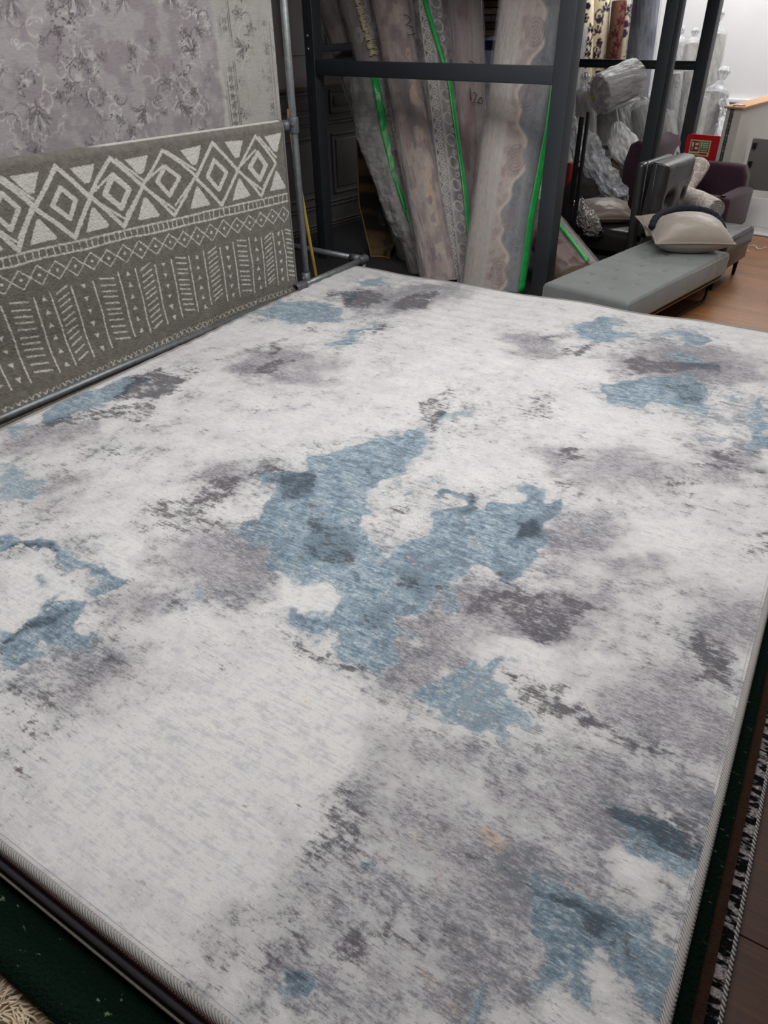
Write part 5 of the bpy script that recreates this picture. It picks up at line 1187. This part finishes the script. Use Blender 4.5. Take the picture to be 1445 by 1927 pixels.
# ------------------------------------------------------------------ half wall, right of the picture
p = PY(1397, 205, 7.75); q = PY(1368, 205, 7.75); zt = p.z
mb = MB().box((q.x, 7.75, 0), (p.x, 9.9, zt)); struct('wall_half', mb, mat('off_white_boarding', L4(206, 202, 196), .7, noise=(3, .05)))
struct('trim_4', MB().box((q.x - .02, 7.72, zt), (p.x + .02, 9.95, zt + .018), None, .004), mat('raw_pine_cap', L4(196, 150, 112), .6, noise=(12, .15, (8, 1, 1))))
mb = MB(); cxm = q.x + (p.x - q.x) * .38
k = 0; z = zt - .01
while z > .25:
    for sgn in (-1, 1):
        mb.tube([(cxm + sgn * .009 + .006 * math.cos(k * 1.3 + a_), 7.742, z + .012 * math.sin(a_)) for a_ in np.linspace(0, 2 * math.pi, 9)], .0035, 5, False)
    z -= .019; k += 1
tag(mb.build('hanging_chain', mat('dark_chain', L4(84, 84, 86), .4, .7)), 'dark grey double chain hanging down the end of the white half wall', 'chain')
MB0 = MB().tube([(cxm, 7.735, zt + .02), (cxm + .02, 7.75, zt + .028), (cxm + .1, 7.76, zt + .026)], .006, 6); tag(MB0.build('bracket_strip', mat('zinc_strip', L4(190, 190, 185), .35, .8)), 'short zinc strip screwed on the pine cap above the chain', 'bracket')
# panels beyond the floor edge
a = PY(1420, 230, 8.3); 
t = empty('slotted_panel', (a.x, 8.1, 0), 0, 'tall dark grey slotted wall panel at the right edge', 'panel')
zt2 = PY(1440, 262, 8.1).z
MB().box((.08, 0, 0.30), (.75, .05, zt2), None, .004).build('panel_board', mat('panel_grey', L4(112, 110, 108), .6), t)
for z in np.arange(.5, zt2 - .05, .16): MB().box((.10, -.03, z), (.13, 0, z + .05)).build('slot_bracket', BLACK, t)
MB().box((.08, -.01, 0), (.12, .06, .3)).build('foot', STEEL, t); MB().box((.70, -.01, 0), (.75, .06, .3)).build('foot', STEEL, t)
t = empty('bright_level_panel', (a.x + .02, 7.95, 0), 0, 'white low panel in place of the bright lower level past the floor edge at the right', 'panel')
MB().box((.06, .0, .0), (.7, .03, .26), None, .004).build('panel_board', mat('white_gloss_panel', L4(240, 240, 240), .3), t)  # plain white board added in place of the bright level below
# thread scraps and red bit on the floor
THR = mat('white_thread_scrap', L4(225, 222, 215), .8)
for i, (x, y, lb) in enumerate(((1425, 466, 'white thread scrap on the wood floor near the right edge'), (1402, 473, 'small white thread scrap on the floor nearer the bench end'), (1388, 462, 'tiny white lint on the floor beside the leather chair'))):
    c = PZ(x, y, 0.004); s_ = .16 if i == 0 else .06
    pts = [(c.x + s_ * (k / 9 - .5) + .01 * math.sin(k * 2.1), c.y + s_ * .5 * math.sin(k * .9 + i) * .6, .004 + .004 * (k % 3)) for k in range(10)]
    tag(MB().tube(pts, .0028, 5).tube([(q_[0] + .01, q_[1] + .02 * math.cos(k), q_[2]) for k, q_ in enumerate(pts[2:7])], .002, 5).build('thread_scrap', THR), lb, 'thread scrap')
c = PZ(1444, 566, 0); tag(MB().box((0, 0, 0), (.06, .05, .035), Matrix.Translation((c.x, c.y, 0)), .008).build('red_shoe_tip', mat('dark_red_plastic', L4(110, 24, 30), .5)), 'small dark red scrap on the floor at the right edge', 'scrap')
# ------------------------------------------------------------------ goods standing behind the frame
GB = 'carpet rolls standing by the back wall'
def vroll(name, label, x0, x1, ytop, ybot, Yd, paint, wrap=None, group=GB, foot=True, **k):
    a = PY((x0 + x1) / 2 if not isinstance(ybot, tuple) else ybot[0], ybot if not isinstance(ybot, tuple) else ybot[1], Yd); b = PY((x0 + x1) / 2, ytop, Yd + .12)
    r = (x1 - x0) / 2 / pxm(b); return roll(name, label, 'carpet roll', a, b, r, r, paint, group, wrap=wrap, foot=foot, **k)
def floral(bg, fg, seed, fg2=None):
    def f(S, Z, X):
        r2 = np.random.RandomState(seed)
        def g(c):
            z = 0.05
            while z < Z.max():
                x = r2.uniform(-.05, .05); s_ = r2.uniform(.03, .045)
                if r2.rand() < .5:
                    for k in range(6):
                        a = k * 1.047 + r2.uniform(-.2, .2); c.ell((x + s_ * .6 * math.cos(a), z + s_ * .8 * math.sin(a)), .013, .017, a)
                    c.ell((x, z), .018, .02)
                else:
                    c.stroke([(x - .05, z - .03), (x, z), (x + .04, z + .05), (x + .05, z + .1)], .0065)
                    c.ell((x - .02, z + .015), .016, .03, .5); c.ell((x + .025, z), .014, .028, -.6); c.ell((x, z + .05), .013, .025, .2)
                if r2.rand() < .3: c.ell((x, z + .03), .045, .06, 0, .006)
                z += r2.uniform(.085, .13)
        return rgb(pat_canvas(S, Z, g, .008, .008), fg, mix3(c3(*bg), c3(*[v - 12 for v in bg]), fbm(S * 30, Z * 30, seed)), .3, .7, 1)
    return f
top_y = -70
vroll('wrapped_back_roll', 'pale grey wrapped roll at the far left of the back row beside the frame post', 1080, 1104, 55, (1068, 240), 8.7, faded((150, 156, 164), (176, 180, 186), 101), PLASTICW)
vroll('floral_carpet_roll', 'ivory roll with black blossom sprigs, leftmost of the floral rolls', 1094, 1119, -70, (1101, 175), 8.9, floral((226, 214, 190), (18, 14, 20), 11))
vroll('floral_carpet_roll', 'ivory roll with dark purple blossoms between the black flowered and the brown roll', 1120, 1153, -70, (1121, 180), 9.05, floral((224, 210, 184), (52, 36, 62), 22))
vroll('floral_carpet_roll', 'brown roll with dark red blossoms, in the middle of the floral rolls', 1152, 1179, 3, (1146, 180), 9.05, floral((112, 80, 68), (74, 14, 20), 33))
vroll('floral_carpet_roll', 'ivory roll with sparse purple sprigs right of the brown roll', 1176, 1204, 10, (1164, 180), 9.15, floral((222, 212, 190), (70, 52, 86), 47))
vroll('wrapped_back_roll', 'slate blue carpet roll in shiny plastic behind the inner post', 1200, 1250, -70, (1196, 170), 8.8, faded((92, 96, 116), (118, 122, 140), 103), PLASTIC, wrapamp=.02)
def tied(name, label, x0, x1, ytop, bx, by, Yd, paint, tie_h=30, wrap=PLASTICW, group='tied plastic wrapped rolls by the back wall', dark=None, **k):
    t = vroll(name, label, x0, x1, ytop, (bx, by), Yd, paint, wrap, group, **k)
    b = PY((x0 + x1) / 2, ytop, Yd + .12); r = (x1 - x0) / 2 / pxm(b); l = loc_of(t, b); h = tie_h / pxm(b)
    n = 26; th = np.linspace(0, 2 * math.pi, 40, endpoint=False); zz2 = np.linspace(0, 1, n); TH, ZZ = np.meshgrid(th, zz2)
    prof = np.interp(ZZ, [0, .18, .42, .5, .6, .82, 1], [1.02, .8, .3, .16, .3, .5, .3]); prof = prof * (1 + .16 * np.sin(TH * 9 + ZZ * 3) * ss(0, .4, ZZ)) + .05 * (fbm(TH * 3, ZZ * 6, 5) - .5)
    o = grid('tied_bag_top', r * prof * np.cos(TH) * 1.06, r * prof * np.sin(TH) * 1.06, l.z + ZZ * h, CRUMPLE, t, wrap=True)
    if dark:
        MB().lathe([(0, .004), (r * .96, .003), (r * .98, -.03), (r * .97, -.035)], 28, Matrix.Translation((0, 0, l.z))).build('carpet_end', mat('end_' + name + str(x0), L4(*dark), .9, noise=(40, .4)), t)
    return t
GRW = faded((140, 140, 142), (184, 183, 182), 105); GRD = faded((112, 112, 114), (150, 150, 150), 107)
tied('tied_back_roll', 'whitish wrapped roll with a tied top standing right beside the frame post', 1084, 1119, 176, 1103, 330, 7.6, faded((176, 176, 174), (200, 200, 198), 111), 32)
vroll('grey_back_roll', 'plain grey roll standing right of the whitish tied roll', 1117, 1150, 178, (1150, 320), 7.9, faded((112, 112, 114), (140, 140, 142), 113), None)
# a bagged roll end lying on top
a = PY(1190, 150, 7.7); b = PY(1128, 178, 7.35); r = 30 / pxm(b)
t = roll('bagged_roll', 'short bagged roll lying on top of the standing rolls, tied end to the front', 'carpet roll', b, a, r, r * .9, faded((136, 136, 138), (176, 176, 176), 115), None, wrap=PLASTICW, foot=False, xh=(0.4, 0.2, 1), wrapamp=.03)
n = 18; th = np.linspace(0, 2 * math.pi, 48, endpoint=False); TH, ZZ = np.meshgrid(th, np.linspace(0, 1, n)); pr_ = np.interp(ZZ, [0, .5, .72, .8, 1], [1.1, .8, .25, .12, .5]) * (1 + .1 * np.sin(TH * 13))
grid('tied_bag_end', r * pr_ * np.cos(TH), r * pr_ * np.sin(TH), -ZZ * .11, CRUMPLE, t, wrap=True)
MB().box((-.02, -.01, -.10), (.02, .01, -.085)).build('cable_tie', mat('yellow_tie', L4(200, 190, 120), .5), t)
# bagged bundle with dark line pattern and bits of plastic
def lined(S, Z, X):
    base = mix3(c3(146, 146, 148), c3(176, 176, 178), fbm(S * 12, Z * 12, 5)); l = np.maximum(np.exp(-((np.mod(Z, .16) - .08) / .006) ** 2), np.exp(-((S - .02) / .005) ** 2)); return mix3(base, c3(58, 58, 62), l * .85)
tied('lined_back_roll', 'grey roll with dark line pattern slanting behind the plastic scraps', 1136, 1196, 190, 1190, 330, 8.05, lined, 20, dark=None, ends=True)
tied('tied_back_roll', 'roll in bluish crumpled bag leaning to the inner post, dark end showing', 1188, 1228, 205, 1225, 330, 7.75, faded((128, 128, 126), (160, 160, 158), 117), 45, dark=(40, 42, 56))
bag_sheet('crumpled_bag', 'long shiny crumpled clear plastic leaning from the frame post down to the dark seat', [(1076, 232), (1092, 262), (1112, 300), (1135, 332), (1155, 362), (1170, 378)], [30, 54, 62, 54, 50, 30], [7.0, 6.95, 6.9, 6.8, 6.75, 6.7], mat('silvery_film', L4(190, 194, 200), .12, alpha=(.35, .85, 14), bump=(38, 1, .03), spec=.9), amp=.03, seed=13, nfold=7, depth=.06)
bag_sheet('crumpled_bag', 'torn white plastic sheet draped below the bagged roll', [(1160, 232), (1170, 262), (1180, 290), (1185, 320)], [14, 56, 60, 16], [7.45, 7.4, 7.35, 7.3], mat('white_film', L4(222, 222, 222), .3, alpha=(.55, .9, 8), bump=(20, .8, .02)), amp=.02, seed=17, nfold=6, depth=.05)
a = PY(1112, 277, 7.4); b = PY(1160, 277, 7.4)
tag(MB().tube([a, b], 4.5 / pxm(a), 12, True).build('grey_tube', mat('grey_card_tube', L4(104, 104, 106), .6)), 'short horizontal grey tube between the grey rolls', 'tube')
tag(MB().tube([PY(1160, 205, 7.45), PY(1166, 260, 7.4), PY(1185, 300, 7.35)], .008, 8).build('white_rod', mat('white_rod', L4(186, 188, 190), .5)), 'thin pale rod leaning among the bagged rolls', 'rod')
# white carton, beige carton
a = PY(1076, 316, 7.1); b = PY(1123, 316, 7.1)
t = empty('white_carton', (a.x, 7.1, 0), 0, 'white carton with a tiny emblem behind the dark tweed stool', 'carton')
MB().box((0, 0, 0), (b.x - a.x, .35, a.z), None, .004).build('carton_body', mat('white_card', L4(206, 202, 192), .7), t)
MB().lathe([(0, 0), (.012, 0), (.012, .001)], 12, Matrix.Translation(((b.x - a.x) * .45, -.0015, a.z - .05)) @ Matrix.Rotation(math.pi / 2, 4, 'X')).box(((b.x - a.x) * .4, -.002, a.z - .085), ((b.x - a.x) * .5, -.0005, a.z - .08)).build('emblem', mat('emblem_grey', L4(120, 118, 114), .6), t)
a = PY(1150, 300, 7.3); b = PY(1184, 300, 7.3)
t = empty('beige_carton', (a.x, 7.3, 0), 0, 'open beige carton under the torn white plastic', 'carton')
mb = MB(); w_ = b.x - a.x
for (lo, hi) in (((0, 0, 0), (w_, .012, a.z)), ((0, .28, 0), (w_, .3, a.z)), ((0, 0, 0), (.012, .3, a.z)), ((w_ - .012, 0, 0), (w_, .3, a.z)), ((0, 0, 0), (w_, .3, .012))): mb.box(lo, hi)
mb.box((-.1, 0, a.z - .004), (0, .3, a.z), Matrix.Translation((0, 0, 0)) @ Matrix.Rotation(0, 4, 'Y')).build('carton_body', mat('beige_card', L4(140, 132, 108), .8), t)
# tweed stool
c = PY(1090, 380, 6.75); X = c.x
t = empty('tweed_pouf', (X, 6.9, 0), 0, 'dark speckled tweed pouf behind the brown cushion', 'pouf')
n = 30; th = np.linspace(0, 2 * math.pi, 60, endpoint=False); TH, ZZ = np.meshgrid(th, np.linspace(0, 1, n)); zt = PY(1095, 322, 6.9).z + .02
R2 = .33 * np.interp(ZZ, [0, .1, .6, .85, .95, 1], [.8, .95, 1, .9, .6, .0]); grid('tweed_cover', R2 * np.cos(TH), R2 * np.sin(TH), .02 + (zt - .02) * ZZ ** .8, mat('black_white_tweed', L4(48, 46, 46), .95, noise=(180, 1.0), bump=(200, .6, .004)), t, wrap=True)
for k in range(4): MB().tube([(.2 * math.cos(k * 1.57 + .7), .2 * math.sin(k * 1.57 + .7), 0), (.2 * math.cos(k * 1.57 + .7), .2 * math.sin(k * 1.57 + .7), .06)], .018, 10).build('leg', BLACK, t)
# seat, cushion and band built solid in place of a mirror reflection; foil bag
t = empty('mirrored_seat', (-2.98, 6.02, 0), 0, 'low black leather seat built in place of a mirror reflection, behind the frame post', 'seat')
X, Y, Z = pad(.66, .5, .235, .05, (), 0, 1, 40, .02, .16); o = grid('seat', X, Y, Z, mat('black_leather', L4(30, 29, 29), .4, bump=(50, .3, .003)), t)
MB().box((.03, .03, .04), (.63, .47, .09), None, .01).build('base', BLACK, t)
for (x, y) in ((.06, .06), (.6, .06), (.06, .44), (.6, .44)): MB().tube([(x, y, 0), (x, y, .05)], .018, 10).build('leg', BLACK, t)
BRN = mat('brown_satin_velvet', L4(108, 92, 80), .4, bump=(16, .25, .006), sheen=.4)
c = PY(1138, 402, 6.3); pillow('mirrored_cushion', 'brownish satin cushion built in place of a mirror reflection, on the low black seat', (c.x, 6.3, .325), .46, .42, .17, Matrix.Rotation(math.radians(38), 4, 'Z') @ Matrix.Rotation(math.radians(8), 4, 'X'), BRN, seed=9)
band('navy_knitted_band', 'navy knitted band wrapped round the brown cushion on the black seat', [PY(1105, 412, 6.12), PY(1104, 396, 6.2), PY(1109, 384, 6.3), PY(1118, 375, 6.42), PY(1135, 371, 6.5)], .022)
bag_sheet('foil_bag', 'crinkled silver foil bag lying before the brown cushion', [(1086, 380), (1096, 398), (1104, 412), (1116, 430), (1130, 440)], [22, 34, 40, 36, 14], [6.1, 6.05, 6.0, 5.98, 5.95], mat('silver_foil', L4(150, 148, 142), .18, .9, bump=(60, 1, .03)), amp=.025, seed=23, nfold=12, depth=.05)
# dark mirror leaning behind the post
a = PY(1060, 210, 5.6)
t = empty('black_slat_stand', (PY(1066, 460, 5.6).x - .03, 5.6, 0), 0, 'pair of narrow black upright slats right behind the right front post', 'stand')
MB().box((0, 0, 0), (.03, .03, 1.12), None, .004).box((.04, .03, 0), (.062, .06, 1.15), None, .004).box((0, 0, .0), (.06, .06, .03)).build('mirror_frame', BLACK, t)
a = PY(1060, 380, 6.6); tag(MB().box((0, 0, 0), (.05, .3, .62), Matrix.Translation((a.x - .02, 6.6, 0)), .004).build('red_carton', mat('red_card', L4(120, 20, 34), .6)), 'dark red carton edge beside the mirror', 'carton')
# ------------------------------------------------------------------ rolls to the right of the inner post
tied('tied_back_roll', 'tall wrapped roll leaning on the white wall right of the rear post', 1326, 1364, 68, 1322, 190, 9.3, faded((150, 146, 140), (178, 174, 168), 121), 44)
tied('tied_back_roll', 'thick wrapped roll with navy end showing beside the red board', 1326, 1368, 178, 1322, 250, 9.0, faded((136, 132, 128), (160, 156, 150), 123), 46, dark=(44, 48, 76))
tied('tied_back_roll', 'narrow wrapped roll with blue ink end just behind the rear post', 1306, 1332, 186, 1304, 260, 8.6, faded((168, 164, 158), (190, 186, 180), 125), 12, dark=(96, 104, 150))
tied('tied_back_roll', 'wrapped roll with blue end seen between the inner and the rear post', 1270, 1290, 82, 1264, 200, 9.2, faded((170, 170, 172), (198, 198, 198), 127), 28, dark=(64, 66, 120))
tied('tied_back_roll', 'wrapped roll with a lilac band left of the rear post', 1290, 1318, 84, 1284, 200, 9.25, faded((168, 160, 162), (196, 192, 192), 129), 26)
tied('tied_back_roll', 'grey striped wrapped roll below the cross beam between the two posts', 1264, 1282, 140, 1256, 280, 8.7, faded((130, 132, 136), (176, 178, 180), 131), 10)
tied('tied_back_roll', 'grey wrapped roll directly left of the rear post below the beam', 1282, 1312, 136, 1276, 280, 9.0, faded((128, 128, 130), (150, 150, 150), 133), 12)
tied('tied_back_roll', 'low clear wrapped roll leaning behind the leather chair back', 1240, 1268, 222, 1262, 300, 7.7, faded((150, 146, 142), (180, 178, 174), 135), 14)
bag_sheet('crumpled_bag', 'small crumpled clear bag on the floor between the red board and the half wall', [(1362, 188), (1366, 225), (1356, 262), (1350, 300)], [14, 22, 26, 22], [9.0, 8.9, 8.6, 8.5], CRUMPLE, amp=.03, seed=29, nfold=6, depth=.06)
for a in list(bpy.data.objects):
    if a.type == 'MESH' and a.parent is None and not a.get('category') and not a.get('kind'): print('UNTAGGED', a.name)
